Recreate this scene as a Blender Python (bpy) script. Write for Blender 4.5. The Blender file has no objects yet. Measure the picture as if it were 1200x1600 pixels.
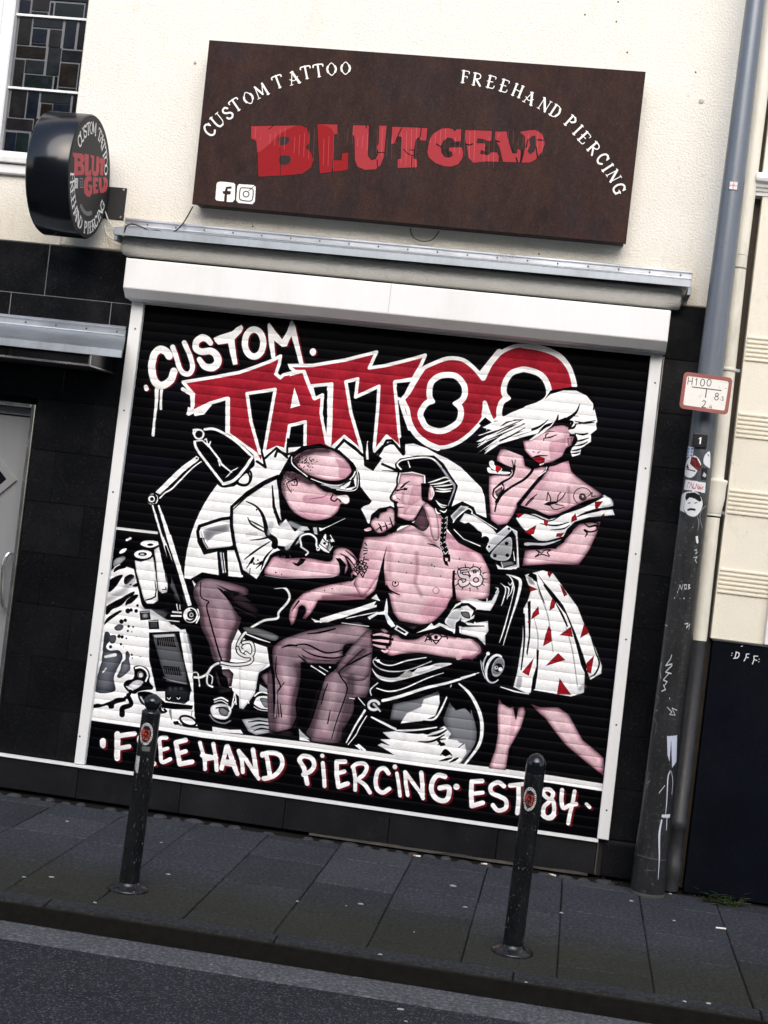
import bpy, bmesh, math, random
import numpy as np
from mathutils import Matrix, Vector

# ================================================================ camera, light, exposure
SC = bpy.context.scene
F, YAW, PITCH, ROLL = 2358.65, -0.1311936, -0.0051763, 0.1167611        # focal length in pixels of the 1200 x 1600 photograph
CAM = np.array([2.37841, -7.54348, 1.70])
_d = np.array([math.sin(YAW) * math.cos(PITCH), math.cos(YAW) * math.cos(PITCH), math.sin(PITCH)])
_r = np.array([math.cos(YAW), -math.sin(YAW), 0.0]); _u = np.cross(_r, _d)
RX = math.cos(ROLL) * _r + math.sin(ROLL) * _u; RU = -math.sin(ROLL) * _r + math.cos(ROLL) * _u
cd = bpy.data.cameras.new('camera'); cam = bpy.data.objects.new('camera', cd); SC.collection.objects.link(cam)
cd.sensor_fit = 'HORIZONTAL'; cd.sensor_width = 36; cd.lens = F / 1200 * 36; cd.clip_end = 500
cam.matrix_world = Matrix(((RX[0], RU[0], -_d[0], CAM[0]), (RX[1], RU[1], -_d[1], CAM[1]), (RX[2], RU[2], -_d[2], CAM[2]), (0, 0, 0, 1)))
SC.camera = cam
SUN_EL, SUN_AZ = math.radians(36), math.radians(172)                    # azimuth from north (+Y), clockwise: behind the viewer, a little to the right
wd = bpy.data.worlds.new('World'); SC.world = wd; wd.use_nodes = True
nt = wd.node_tree; sky = nt.nodes.new('ShaderNodeTexSky'); sky.sky_type = 'NISHITA'; sky.sun_disc = False
sky.sun_elevation = SUN_EL; sky.sun_rotation = SUN_AZ; sky.dust_density = 2.5; sky.ozone_density = 1.2
nt.links.new(sky.outputs[0], nt.nodes['Background'].inputs[0]); nt.nodes['Background'].inputs[1].default_value = 0.135
sd = bpy.data.lights.new('sun', 'SUN'); sun = bpy.data.objects.new('sun', sd); SC.collection.objects.link(sun)
sd.energy = 1.5; sd.angle = math.radians(60); sd.color = (1.0, 0.975, 0.94)
sv = Vector((math.sin(SUN_AZ) * math.cos(SUN_EL), math.cos(SUN_AZ) * math.cos(SUN_EL), math.sin(SUN_EL)))
sun.rotation_euler = sv.to_track_quat('Z', 'Y').to_euler(); sun.location = (2, -8, 12)
SC.view_settings.view_transform = 'Standard'; SC.view_settings.look = 'None'; SC.view_settings.gamma = 1; SC.view_settings.exposure = 0.8
SC.view_settings.use_curve_mapping = False
SC.render.engine = 'CYCLES'

# ================================================================ measuring: from a point of the photograph to a point of the place
def rays(p):
    p = np.atleast_2d(np.array(p, float))
    return _d[None] + (p[:, :1] - 600) / F * RX[None] - (p[:, 1:] - 800) / F * RU[None]
def at(px, py, Y=0.0):
    v = rays((px, py))[0]; q = CAM + v * (Y - CAM[1]) / v[1]; return q[0], q[2]
def on_ground(px, py, Z=0.0):
    v = rays((px, py))[0]; q = CAM + v * (Z - CAM[2]) / v[2]; return q[0], q[1]
def at_many(p, Y):
    v = rays(p); q = CAM + v * ((Y - CAM[1]) / v[:, 1])[:, None]; return q[:, [0, 2]]
def pix(P):
    q = np.array(P, float) - CAM; z = q @ _d; return 600 + F * (q @ RX) / z, 800 - F * (q @ RU) / z

# ================================================================ materials
def new_mat(name):
    m = bpy.data.materials.new(name); m.use_nodes = True; t = m.node_tree
    return m, t, t.nodes['Principled BSDF']
def nd(t, kind, **kw):
    n = t.nodes.new(kind)
    for k, v in kw.items():
        if k in n.inputs: n.inputs[k].default_value = v
        else: setattr(n, k, v)
    return n
def ramp(t, src, stops):
    r = t.nodes.new('ShaderNodeValToRGB'); e = r.color_ramp.elements
    while len(e) < len(stops): e.new(.5)
    for i, (p, c) in enumerate(stops):
        e[i].position = p; e[i].color = (c[0], c[1], c[2], 1) if hasattr(c, '__len__') else (c, c, c, 1)
    t.links.new(src, r.inputs[0]); return r.outputs[0]
def mixc(t, f, a, b, mode='MIX'):
    m = t.nodes.new('ShaderNodeMix'); m.data_type = 'RGBA'; m.blend_type = mode
    for v, i in ((f, 0), (a, 6), (b, 7)):
        if hasattr(v, 'is_output') or isinstance(v, bpy.types.NodeSocket): t.links.new(v, m.inputs[i])
        else: m.inputs[i].default_value = v if i == 0 else (v[0], v[1], v[2], 1)
    return m.outputs[2]
def coords(t, kind='world', scale=(1, 1, 1)):
    if kind == 'world': g = t.nodes.new('ShaderNodeNewGeometry').outputs['Position']
    else: g = t.nodes.new('ShaderNodeTexCoord').outputs['Object']
    mp = t.nodes.new('ShaderNodeMapping'); mp.inputs['Scale'].default_value = scale; t.links.new(g, mp.inputs[0]); return mp.outputs[0]
def noise(t, vec, scale, detail=6, rough=.6, out=0):
    n = t.nodes.new('ShaderNodeTexNoise'); n.inputs['Scale'].default_value = scale; n.inputs['Detail'].default_value = detail; n.inputs['Roughness'].default_value = rough
    t.links.new(vec, n.inputs['Vector']); return n.outputs[out]
def bump(t, b, h, strength, dist=.01):
    n = t.nodes.new('ShaderNodeBump'); n.inputs['Strength'].default_value = strength; n.inputs['Distance'].default_value = dist
    t.links.new(h, n.inputs['Height']); t.links.new(n.outputs[0], b.inputs['Normal']); return n
def mat(name, col, rough=.6, metal=0, var=.12, scale=6, fine=60, bmp=.15, bdist=.003, spec=.5, stretch=(1, 1, 1), dirt=None, dirt_amt=.5, speck=0, grad=None):
    """base colour broken up by two noises, with grain, dirt and specks"""
    m, t, b = new_mat(name); v = coords(t, 'world', stretch)
    n1 = noise(t, v, scale); lo = tuple(c * (1 - var) for c in col); hi = tuple(min(1, c * (1 + var)) for c in col)
    c = ramp(t, n1, ((.3, lo), (.7, hi))); n2 = noise(t, v, fine, 4)
    c = mixc(t, ramp(t, n2, ((.35, .0), (.8, .35))), c, tuple(x * (1 - var * 1.5) for x in col))
    if dirt is not None:
        n3 = noise(t, v, scale * .45, 9, .72); c = mixc(t, ramp(t, n3, ((.48, 0.0), (.72, dirt_amt))), c, dirt)
    if speck:
        n4 = noise(t, v, 210, 2); c = mixc(t, ramp(t, n4, ((.66, 0.0), (.74, speck))), c, (.5, .5, .48))
    t.links.new(c, b.inputs['Base Color']); b.inputs['Metallic'].default_value = metal
    rr = ramp(t, n1, ((.25, max(0, rough - .1)), (.75, min(1, rough + .12)))); t.links.new(rr, b.inputs['Roughness'])
    b.inputs['Specular IOR Level'].default_value = spec
    bump(t, b, n2, bmp, bdist); return m
def slab_mat(name, col, y0=-1.0, y1=-1.45, olive=(.024, .0245, .015), wob=.55):
    m, t, b = new_mat(name); v = coords(t); g = t.nodes.new('ShaderNodeSeparateXYZ'); t.links.new(v, g.inputs[0])
    n1 = noise(t, v, 2.6, 9, .72); n2 = noise(t, v, 62, 5, .75); n3 = noise(t, v, 170, 3, .6); n4 = noise(t, v, 11, 7, .75); n5 = noise(t, v, 38, 4, .6)
    c = ramp(t, n1, ((.3, tuple(x * .72 for x in col)), (.7, tuple(x * 1.22 for x in col)))); c = mixc(t, ramp(t, n2, ((.36, .85), (.58, 0.0))), c, tuple(x * .4 for x in col)); c = mixc(t, ramp(t, n2, ((.52, 0.0), (.74, .85))), c, tuple(x * 2.2 for x in col))
    a = t.nodes.new('ShaderNodeMath'); a.operation = 'MULTIPLY_ADD'; t.links.new(n4, a.inputs[0]); a.inputs[1].default_value = -wob; t.links.new(g.outputs[1], a.inputs[2])
    mr = t.nodes.new('ShaderNodeMapRange'); mr.inputs[1].default_value = y0 - wob / 2; mr.inputs[2].default_value = y1 - wob / 2; t.links.new(a.outputs[0], mr.inputs[0])
    mm = t.nodes.new('ShaderNodeMath'); mm.operation = 'MULTIPLY'; t.links.new(mr.outputs[0], mm.inputs[0]); mm.inputs[1].default_value = .7; c = mixc(t, mm.outputs[0], c, mixc(t, ramp(t, n2, ((.3, 0.0), (.7, 1.0))), tuple(x * .6 for x in olive), tuple(x * 1.5 for x in olive)))
    c = mixc(t, ramp(t, n4, ((.56, 0.0), (.7, .6))), c, tuple(x * .5 for x in col)); c = mixc(t, ramp(t, n3, ((.66, 0.0), (.72, .5))), c, (.16, .165, .17)); c = mixc(t, ramp(t, n5, ((.73, 0.0), (.76, .5))), c, (.12, .12, .125))
    t.links.new(c, b.inputs['Base Color']); b.inputs['Roughness'].default_value = .85; b.inputs['Specular IOR Level'].default_value = .12; bump(t, b, n2, .9, .004); return m
_imgs = []
def canvas_image(name, c, alpha=False):
    im = bpy.data.images.new(name, c.w, c.h, alpha=True); px = np.ones((c.h, c.w, 4), np.float32)
    px[..., :3] = np.clip(c.a, 0, 1)[::-1]; px[..., 3] = c.al[::-1] if alpha else 1
    im.alpha_mode = 'CHANNEL_PACKED'; im.pixels.foreach_set(px.ravel()); im.update(); im.pack(); _imgs.append(im); return im
def add_print(m, im, gain=1.0, rough=None):
    """lays flat print (an image with coverage in its alpha) over whatever the material already is"""
    t = m.node_tree; b = t.nodes['Principled BSDF']; uv = t.nodes.new('ShaderNodeUVMap'); uv.uv_map = 'UVMap'
    i = t.nodes.new('ShaderNodeTexImage'); i.image = im; i.extension = 'CLIP'; i.interpolation = 'Linear'; t.links.new(uv.outputs[0], i.inputs[0])
    old = b.inputs['Base Color'].links[0].from_socket; col = i.outputs[0]
    t.links.new(mixc(t, i.outputs[1], old, col), b.inputs['Base Color']); return i

# ================================================================ shapes
def link(o, parent=None):
    SC.collection.objects.link(o)
    if parent is not None:
        o.parent = parent
        r = parent; loc = Vector((0, 0, 0))
        while r is not None: loc += Vector(r.location); r = r.parent
        o.matrix_parent_inverse = Matrix.Identity(4); o.location = Vector(o.location) - loc
    return o
def tag(o, label=None, cat=None, group=None, kind=None):
    for k, v in (('label', label), ('category', cat), ('group', group), ('kind', kind)):
        if v: o[k] = v
    return o
def thing(name, loc, label, cat, group=None):
    o = bpy.data.objects.new(name, None); o.location = loc; o.empty_display_size = .1; SC.collection.objects.link(o)
    return tag(o, label, cat, group)
def mesh(name, V, Fc, m, parent=None, smooth=False, bevel=0, uv=None, seg=1, origin=None):
    """one mesh object; V in metres of the place; its origin goes to the middle of its base"""
    V = np.array(V, float)
    me = bpy.data.meshes.new(name)
    og = np.array([(V[:, 0].min() + V[:, 0].max()) / 2, (V[:, 1].min() + V[:, 1].max()) / 2, V[:, 2].min()]) if origin is None else np.array(origin, float)
    me.from_pydata((V - og).tolist(), [], [list(f) for f in Fc])
    bm = bmesh.new(); bm.from_mesh(me); bmesh.ops.recalc_face_normals(bm, faces=bm.faces)
    if bevel: bmesh.ops.bevel(bm, geom=[e for e in bm.edges if e.calc_face_angle(0) > .5], offset=bevel, segments=seg, affect='EDGES', profile=.5)
    bm.to_mesh(me); bm.free(); me.materials.append(m)
    if smooth: me.polygons.foreach_set('use_smooth', [True] * len(me.polygons))
    if uv is not None:
        L = me.uv_layers.new(name='UVMap'); co = np.array([me.vertices[l.vertex_index].co for l in me.loops]) + og
        L.data.foreach_set('uv', np.array(uv(co), np.float32).ravel())
    o = bpy.data.objects.new(name, me); o.location = og; return link(o, parent)
BOXF = ((0, 1, 2, 3), (7, 6, 5, 4), (0, 4, 5, 1), (1, 5, 6, 2), (2, 6, 7, 3), (3, 7, 4, 0))
def box(name, x0, x1, y0, y1, z0, z1, m, parent=None, bevel=.002, **k):
    return mesh(name, [(x0, y0, z0), (x1, y0, z0), (x1, y0, z1), (x0, y0, z1), (x0, y1, z0), (x1, y1, z0), (x1, y1, z1), (x0, y1, z1)], BOXF, m, parent, bevel=bevel, **k)
def prism(name, P, y0, y1, m, parent=None, bevel=.002, **k):
    """P = outline (x, z) in the facade's plane, pushed from y0 to y1"""
    n = len(P); V = [(x, y0, z) for x, z in P] + [(x, y1, z) for x, z in P]
    return mesh(name, V, [tuple(range(n)), tuple(range(2 * n - 1, n - 1, -1))] + [(i, (i + 1) % n, n + (i + 1) % n, n + i) for i in range(n)], m, parent, bevel=bevel, **k)
def sweep_x(name, prof, x0, x1, m, parent=None, bevel=.001, slope=0, **k):
    """prof = outline (y, z), pushed along the facade from x0 to x1"""
    n = len(prof); V = [(x0, y, z) for y, z in prof] + [(x1, y, z + slope) for y, z in prof]
    return mesh(name, V, [tuple(range(n)), tuple(range(2 * n - 1, n - 1, -1))] + [(i, (i + 1) % n, n + (i + 1) % n, n + i) for i in range(n)], m, parent, bevel=bevel, **k)
def lathe(name, base, top, prof, m, parent=None, n=28, smooth=True, uv=None, arc=None):
    """prof = (distance along, radius); turned about the line base-top"""
    b, tp = Vector(base), Vector(top); ax = (tp - b).normalized(); L = (tp - b).length
    u = ax.orthogonal().normalized() if abs(ax.z) < .9 else (Vector((0, -1, 0)) - ax * ax.dot(Vector((0, -1, 0)))).normalized()
    w = ax.cross(u); V = []; Fc = []
    for s_, r in prof:
        for i in range(n):
            a_ = 2 * math.pi * i / n; V.append(b + ax * s_ + (u * math.cos(a_) + w * math.sin(a_)) * r)
    for j in range(len(prof) - 1):
        for i in range(n):
            Fc.append((j * n + i, j * n + (i + 1) % n, (j + 1) * n + (i + 1) % n, (j + 1) * n + i))
    m_ = len(V); V += V[:n] + V[(len(prof) - 1) * n:len(prof) * n]                     # caps keep their own corners, so the sides shade evenly
    Fc.append(tuple(range(m_ + n - 1, m_ - 1, -1))); Fc.append(tuple(range(m_ + n, m_ + 2 * n)))
    o = mesh(name, [tuple(v) for v in V], Fc, m, parent, uv=uv)
    if smooth:
        me = o.data; me.polygons.foreach_set('use_smooth', [len(p.vertices) < 5 for p in me.polygons]); me.update()
    return o
def tube(name, pts, r, m, parent=None, n=8, sm=True):
    P = Canvas.curve(np.array(pts, float), False, 6) if sm else np.array(pts, float)
    V = []; Fc = []
    for i, p in enumerate(P):
        d = P[min(i + 1, len(P) - 1)] - P[max(i - 1, 0)]; d = Vector(d).normalized(); u = d.orthogonal().normalized()
        if i: u = (pu - d * pu.dot(d)).normalized()
        pu = u; w = d.cross(u)
        for k_ in range(n):
            a_ = 2 * math.pi * k_ / n; V.append(tuple(Vector(p) + (u * math.cos(a_) + w * math.sin(a_)) * r))
    for j in range(len(P) - 1):
        for i in range(n): Fc.append((j * n + i, j * n + (i + 1) % n, (j + 1) * n + (i + 1) % n, (j + 1) * n + i))
    m_ = len(V); V += V[:n] + V[-n:]; Fc.append(tuple(range(m_ + n - 1, m_ - 1, -1))); Fc.append(tuple(range(m_ + n, m_ + 2 * n)))
    return mesh(name, V, Fc, m, parent, smooth=True)

# ---------------------------------------------------------------- flat print: a small painter on numpy arrays
class Canvas:
    """paints polygons and brush strokes; 'to' turns the painter's own units into canvas pixels"""
    def __init__(s, w, h, bg, to, scale):
        s.w, s.h, s.to, s.k = w, h, to, scale
        s.a = np.empty((h, w, 3), np.float32); s.a[:] = np.array(bg, np.float32) / 255
        s.m = np.zeros((h, w), np.float32); s.al = np.zeros((h, w), np.float32); s.o = (0, 0); s.z = 1.0
    def tile(s, ox, oy, z=5.0): s.o = (ox, oy); s.z = z
    def pts(s, t):
        if isinstance(t, str): t = [[float(v) for v in q.split(',')] for q in t.split()]
        p = np.array(t, float)
        return s.to(np.stack([s.o[0] + p[:, 0] / s.z, s.o[1] + p[:, 1] / s.z], 1))
    @staticmethod
    def curve(p, closed, n=6):
        q = np.vstack([p[-1:], p, p[:2]]) if closed else np.vstack([p[:1], p, p[-1:]])
        out = []
        for i in range(1, len(q) - 2):
            a, b, c, d = q[i - 1], q[i], q[i + 1], q[i + 2]
            for t in np.linspace(0, 1, n, endpoint=False):
                out.append(.5 * (2 * b + (c - a) * t + (2 * a - 5 * b + 4 * c - d) * t * t + (3 * b - a - 3 * c + d) * t ** 3))
        if not closed: out.append(p[-1])
        return np.array(out)
    def mask(s, p):
        x0, y0 = np.floor(p.min(0)).astype(int) - 1; x1, y1 = np.ceil(p.max(0)).astype(int) + 2
        x0, y0, x1, y1 = max(0, x0), max(0, y0), min(s.w, x1), min(s.h, y1)
        if x1 <= x0 or y1 <= y0: return None
        f = np.zeros((y1 - y0, x1 - x0 + 1), bool)
        for i in range(len(p)):
            (ax, ay), (bx, by) = p[i], p[(i + 1) % len(p)]
            if ay > by: ax, ay, bx, by = bx, by, ax, ay
            r0, r1 = max(y0, int(np.ceil(ay - .5))), min(y1 - 1, int(np.ceil(by - .5)) - 1)
            if r1 < r0: continue
            r = np.arange(r0, r1 + 1)
            x = np.clip(np.ceil(ax + (r + .5 - ay) * (bx - ax) / (by - ay) - .5).astype(int) - x0, 0, x1 - x0)
            f[r - y0, x] ^= True
        return x0, y0, x1, y1, np.logical_xor.accumulate(f, 1)[:, :-1]
    @staticmethod
    def blur(m, r):
        r = max(1, int(r))
        for ax in (0, 1):
            for _ in range(2):
                c = np.cumsum(np.concatenate([np.repeat(np.take(m, [0], ax), r + 1, ax), m, np.repeat(np.take(m, [-1], ax), r, ax)], ax), ax)
                n = m.shape[ax]
                m = (np.take(c, range(2 * r + 1, 2 * r + 1 + n), ax) - np.take(c, range(0, n), ax)) / (2 * r + 1)
        return m
    def put(s, x0, y0, x1, y1, al, col):
        v = s.a[y0:y1, x0:x1]; v += al[..., None] * (np.array(col, np.float32) / 255 - v); b = s.al[y0:y1, x0:x1]; b += al * (1 - b)
    def P(s, col, t, sm=False, edge=None, er=5, a=1.0, out=None, ow=0):
        """filled polygon; edge = airbrushed colour towards its outline; out/ow = outline colour and width"""
        p = s.pts(t)
        if sm: p = s.curve(p, True)
        g = s.mask(p)
        if g is None: return
        x0, y0, x1, y1, m = g; mf = m.astype(np.float32)
        s.put(x0, y0, x1, y1, mf * a, col)
        if edge is not None:
            pad = int(er * s.k) * 2 + 2
            b = s.blur(np.pad(mf, pad), er * s.k)[pad:-pad, pad:-pad]
            s.put(x0, y0, x1, y1, mf * np.clip((1 - b) * 1.9 - .12, 0, .92), edge)
        if out is not None: s.S(out, ow, np.vstack([p, p[:1]]), raw=True)
    def S(s, col, w, t, sm=False, a=1.0, soft=0.0, raw=False, clip=None):
        """brush stroke; w = one width or a width per point (painter's tile units)"""
        p = t if raw else s.pts(t)
        n = len(p); ws = np.full(n, float(w)) if np.isscalar(w) else np.interp(np.linspace(0, 1, n), np.linspace(0, 1, len(w)), w)
        ws = ws / s.z * s.k / 2
        if sm and n > 2:
            q = s.curve(p, False); ws = np.interp(np.linspace(0, n - 1, len(q)), np.arange(n), ws); p = q; n = len(p)
        if soft == 0: soft_px = 1.0
        else: soft_px = soft / s.z * s.k
        R = ws.max() + soft_px + 1
        x0, y0 = np.floor(p.min(0) - R).astype(int); x1, y1 = np.ceil(p.max(0) + R).astype(int)
        x0, y0, x1, y1 = max(0, x0), max(0, y0), min(s.w, x1), min(s.h, y1)
        if x1 <= x0 or y1 <= y0: return
        al = s.m[y0:y1, x0:x1]; al[:] = 0
        for i in range(max(1, n - 1)):
            A, B = p[i], p[min(i + 1, n - 1)]; wa, wb = ws[i], ws[min(i + 1, n - 1)]; r = max(wa, wb) + soft_px
            u0, v0 = np.floor(np.minimum(A, B) - r).astype(int); u1, v1 = np.ceil(np.maximum(A, B) + r).astype(int) + 1
            u0, v0, u1, v1 = max(x0, u0), max(y0, v0), min(x1, u1), min(y1, v1)
            if u1 <= u0 or v1 <= v0: continue
            X = np.arange(u0, u1)[None] + .5 - A[0]; Y = np.arange(v0, v1)[:, None] + .5 - A[1]
            d = B - A; L = d @ d
            tt = np.clip((X * d[0] + Y * d[1]) / L, 0, 1) if L > 1e-9 else np.zeros((v1 - v0, u1 - u0))
            D = np.hypot(X - tt * d[0], Y - tt * d[1]) - (wa + (wb - wa) * tt)
            c = np.clip(.5 - D / soft_px, 0, 1) if soft == 0 else np.clip(1 - D / soft_px, 0, 1) ** 2
            vw = al[v0 - y0:v1 - y0, u0 - x0:u1 - x0]; np.maximum(vw, c, out=vw)
        c = al * a
        if clip is not None:
            g = s.mask(s.pts(clip))
            if g is None: return
            q = np.zeros((s.h, s.w), bool); q[g[1]:g[3], g[0]:g[2]] = g[4]; c = c * q[y0:y1, x0:x1]
        s.put(x0, y0, x1, y1, c, col)
    def dot(s, col, x, y, r, a=1.0): s.S(col, 2 * r, [[x, y], [x + .01, y]], a=a)
    def ell(s, cx, cy, rx, ry, rot=0, n=28):
        t = np.linspace(0, 2 * math.pi, n, endpoint=False); c, q = math.cos(rot), math.sin(rot)
        return [[cx + rx * math.cos(v) * c - ry * math.sin(v) * q, cy + rx * math.cos(v) * q + ry * math.sin(v) * c] for v in t]
def paint_mural(c):
    rng = random.Random(5)
    W, K, RED, DRED = (244, 244, 243), (3, 3, 5), (150, 31, 45), (98, 16, 28)
    SK, SKE, SK2, GR, LG, DG = (224, 191, 197), (92, 56, 70), (192, 142, 158), (120, 122, 128), (186, 188, 192), (58, 60, 64)
    PU, PUE, NAVY = (142, 121, 130), (46, 34, 41), (10, 12, 24)
    T, P = c.tile, c.P
    def S(col, w, q, **k):
        if col is K and not k.get('soft') and c.z == 5: w = tuple(x * 1.12 + 1.2 for x in w) if not np.isscalar(w) else (w * 1.12 + 1.2 if w < 16 else w)
        c.S(col, w, q, **k)
    # deep blue glaze on the black ground
    T(0, 0, 1)
    for i in range(26):
        x, y = rng.uniform(150, 980), rng.uniform(560, 1290); S(NAVY, 30, [[x, y], [x + 90, y + 11]], soft=22, a=.5)
    # moon
    P(W, c.ell(526, 905, 238, 238), True)
    T(540, 690); P(W, '300,60 460,8 650,70 790,130 900,200 990,290 1060,360 1085,430 1100,600 900,620 700,500 300,300'); T(0, 0, 1)
    P(K, '270,900 300,905 330,1010 350,1060 380,1110 470,1160 560,1180 800,1200 800,1000 560,1160 400,1150 300,1150 250,1100')
    # ---------------- desk with rolls, splashes
    T(130, 1020)
    P(W, '60,540 80,440 90,330 125,10 170,-450 250,-400 420,-330 560,-160 615,-160 720,-130 780,-100 820,-100 870,80 905,270 970,600 600,580 75,540')
    T(140, 840)
    P(W, '105,720 170,260 210,200 300,230 360,250 420,520 600,640 745,740 780,1200 40,1200')
    P(K, '195,0 560,0 600,230 640,330 690,520 620,470 560,560 430,560 380,400 350,260 300,160 260,200 220,180 180,260')
    for q in ('145,380 160,330 210,300 260,290 235,340 190,400 150,425', '270,350 275,310 320,285 350,300 330,330 290,365',
              '125,590 130,540 190,500 250,470 300,440 350,420 345,445 300,475 270,510 230,540 180,560 140,600',
              '280,530 290,490 340,450 380,445 370,470 330,510 300,520', '105,690 130,640 160,610 230,570 255,572 220,600 180,630 140,660',
              '335,375 370,355 375,380 350,385', '190,270 200,235 260,205 300,200 280,235 230,250', '310,365 330,360 325,375'):
        P(K, q, True)
    for x, y, r in ((300, 190, 9), (280, 65, 12), (375, 530, 11), (365, 572, 15), (300, 572, 20), (325, 565, 14), (250, 655, 18), (280, 645, 14), (230, 770, 14), (255, 775, 13), (305, 692, 11), (340, 697, 8), (300, 728, 9), (330, 735, 5),
                    (165, 852, 13), (245, 832, 10), (330, 915, 9), (335, 940, 5), (395, 930, 5), (288, 785, 7), (365, 770, 3), (265, 850, 4)):
        c.dot(K, x, y, r)
    P(LG, '185,215 200,170 260,145 280,160 250,195 200,225', True, edge=GR); P(W, '235,110 260,88 290,85 275,112 240,125', True); S(W, 18, '290,18 320,5')
    S(GR, 20, '150,480 260,420 340,330', soft=40, a=.55); S(GR, 20, '600,280 690,450 720,480', soft=45, a=.6); S(GR, 30, '430,560 560,590 640,660', soft=50, a=.5)
    # grey puddle
    P((96, 100, 108), '95,960 110,800 120,740 150,740 165,790 130,850 160,880 230,880 260,930 240,980 200,1060 190,1110 195,1200 45,1200 70,1050', True, edge=(40, 44, 52), er=9)
    P((110, 112, 120), '280,900 300,885 315,920 310,950 320,1020 300,1050 240,1095 215,1080 240,1030 250,980 280,950', True, edge=(50, 52, 60))
    P((100, 102, 108), '155,770 200,760 210,790 190,825 160,820', True, edge=DG); P((130, 132, 138), '195,700 230,675 265,690 250,720 210,725', True, edge=DG)
    S(W, (20, 26), '125,930 200,915', a=.9); S(W, 12, '105,1050 130,1020', a=.8)
    T(130, 1020)
    P(K, '75,410 110,395 150,400 190,385 230,370 260,352 320,350 330,375 250,400 240,430 205,435 190,410 130,425 80,430', True)
    # squashed tube
    S(K, 24, '375,295 350,340 330,350', sm=True); S(K, (26, 34, 40), '350,330 375,400 310,430 305,480', sm=True)
    P(K, '315,250 340,215 390,200 400,150 395,110 440,98 500,120 522,170 520,225 545,260 540,285 490,290 440,300 400,320 350,300', True)
    P(W, '370,240 420,212 470,225 445,260 400,285 350,280', True, edge=LG); S(W, 14, '412,118 450,112 490,135 505,175 490,220', sm=True); c.dot(W, 448, 170, 24); c.dot(K, 448, 170, 22); c.dot(W, 450, 172, 17)
    S(W, 8, '340,262 390,290 ', sm=True)
    # cup behind the bollard
    P(K, '425,320 450,302 520,305 590,345 605,400 620,450 655,450 640,470 590,470 560,420 500,420 450,390', True); S(LG, 14, '450,345 490,395 560,400', sm=True); S(W, 8, '510,345 540,360 570,350', sm=True)
    S(K, 14, '600,380 625,430 650,455'); P(W, '610,400 640,420 628,440')
    # rolls of paper
    T(140, 840)
    P(K, '385,60 400,20 460,5 550,20 600,90 625,200 640,330 630,380 660,430 650,480 600,490 540,440 500,380 480,120', True)
    P(W, '505,95 550,65 575,130 600,300 612,380 605,425 570,435 540,415 520,260', edge=LG, er=3); P(W, '400,55 420,28 480,22 545,35 530,60 470,78', True); c.P(K, c.ell(475, 55, 24, 10), True)
    S(K, (4, 8, 4), '565,150 590,260 600,340'); S(K, 6, '570,405 600,405 595,390')
    P(K, '330,140 350,100 430,85 500,110 520,200 530,330 545,490 600,510 608,540 560,558 440,550 405,510 380,380 345,200', True)
    P(W, '355,178 400,188 470,168 497,150 512,250 530,400 535,490 500,515 450,515 425,480 390,350 365,260', edge=LG, er=2); P(W, c.ell(418, 130, 68, 34, -.03), True); P(K, c.ell(415, 128, 34, 15), True); P(LG, c.ell(412, 130, 17, 7), True)
    S(K, (5, 9, 9), '510,340 520,400 515,460 480,478 440,488')
    # small pots
    for dx, dy in ((0, 0), (68, 72)):
        P(K, [[392 + dx, 575 + dy], [470 + dx, 568 + dy], [478 + dx, 640 + dy], [396 + dx, 645 + dy]]); P(LG, [[408 + dx, 592 + dy], [458 + dx, 588 + dy], [462 + dx, 628 + dy], [410 + dx, 632 + dy]], edge=DG, er=3)
        S(W, 4, [[400 + dx, 583 + dy], [466 + dx, 579 + dy]])
    P(DG, '478,668 522,664 524,700 482,702')
    # desk edge block and the power supply
    P(K, '465,740 700,730 760,720 830,690 850,1000 870,1200 520,1200 500,1100 465,950')
    P(W, '700,720 750,715 790,900 830,1060 850,1200 800,1200 740,960'); S(LG, 30, '750,760 800,960 850,1160', soft=20, a=.6)
    P((86, 88, 92), '490,755 670,748 700,850 740,1000 765,1150 600,1120 560,1000 520,860', edge=DG)
    P(LG, '500,760 660,752 668,770 510,780'); P(K, '525,782 655,775 680,855 530,842'); 
    for i in range(9): S((130, 130, 134), 3, [[540 + i * 15, 785], [550 + i * 15, 842]])
    P(K, '575,1000 705,1010 722,1078 590,1065')
    for i in range(8): S((120, 120, 124), 3, [[588 + i * 16, 1010], [600 + i * 16, 1068]])
    S(LG, 4, '575,1090 640,1115 755,1140', sm=True, a=.8)
    T(130, 1020)
    P((30, 32, 36), '640,250 800,260 840,300 830,370 790,400 640,370', edge=K)
    S((120, 122, 128), 5, '640,370 700,385 800,395', a=.8)
    for x in (670, 745): c.dot(K, x, 355, 25); S(W, 7, [[x - 12, 350], [x, 362], [x + 12, 348]], sm=True)
    for x in (680, 722, 765): c.dot(DG, x, 280, 14)
    P(K, '600,350 640,385 860,410 850,440 700,440 620,430'); S(GR, (18, 4), '680,450 690,520', soft=6); S(GR, 6, '850,455 845,490')
    S(K, 14, c.ell(820, 530, 66, 34, .35) + [[886, 530]]); S(W, 7, c.ell(820, 533, 40, 17, .4)); S(K, 14, '712,545 760,560 830,575 930,580', sm=True); S(W, 4, '730,548 745,565 765,556 780,575')
    S(K, (3, 7, 3), '740,520 770,500'); P(K, '705,535 740,530 760,560 715,562')
    # ---------------- big black mass of the seated pair, chair and floor
    T(300, 860)
    P(K, '0,560 60,560 130,760 180,1000 300,1200 340,1560 100,1560 20,1290 0,800')
    P(K, '-10,220 80,170 200,190 380,210 560,180 620,60 800,-60 1300,-60 1500,300 1500,1450 1300,1560 860,1510 560,1440 530,960 600,760 420,700 320,560')
    T(500, 880); P(K, '380,-60 1300,-60 1300,1500 0,1480 0,500')
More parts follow.
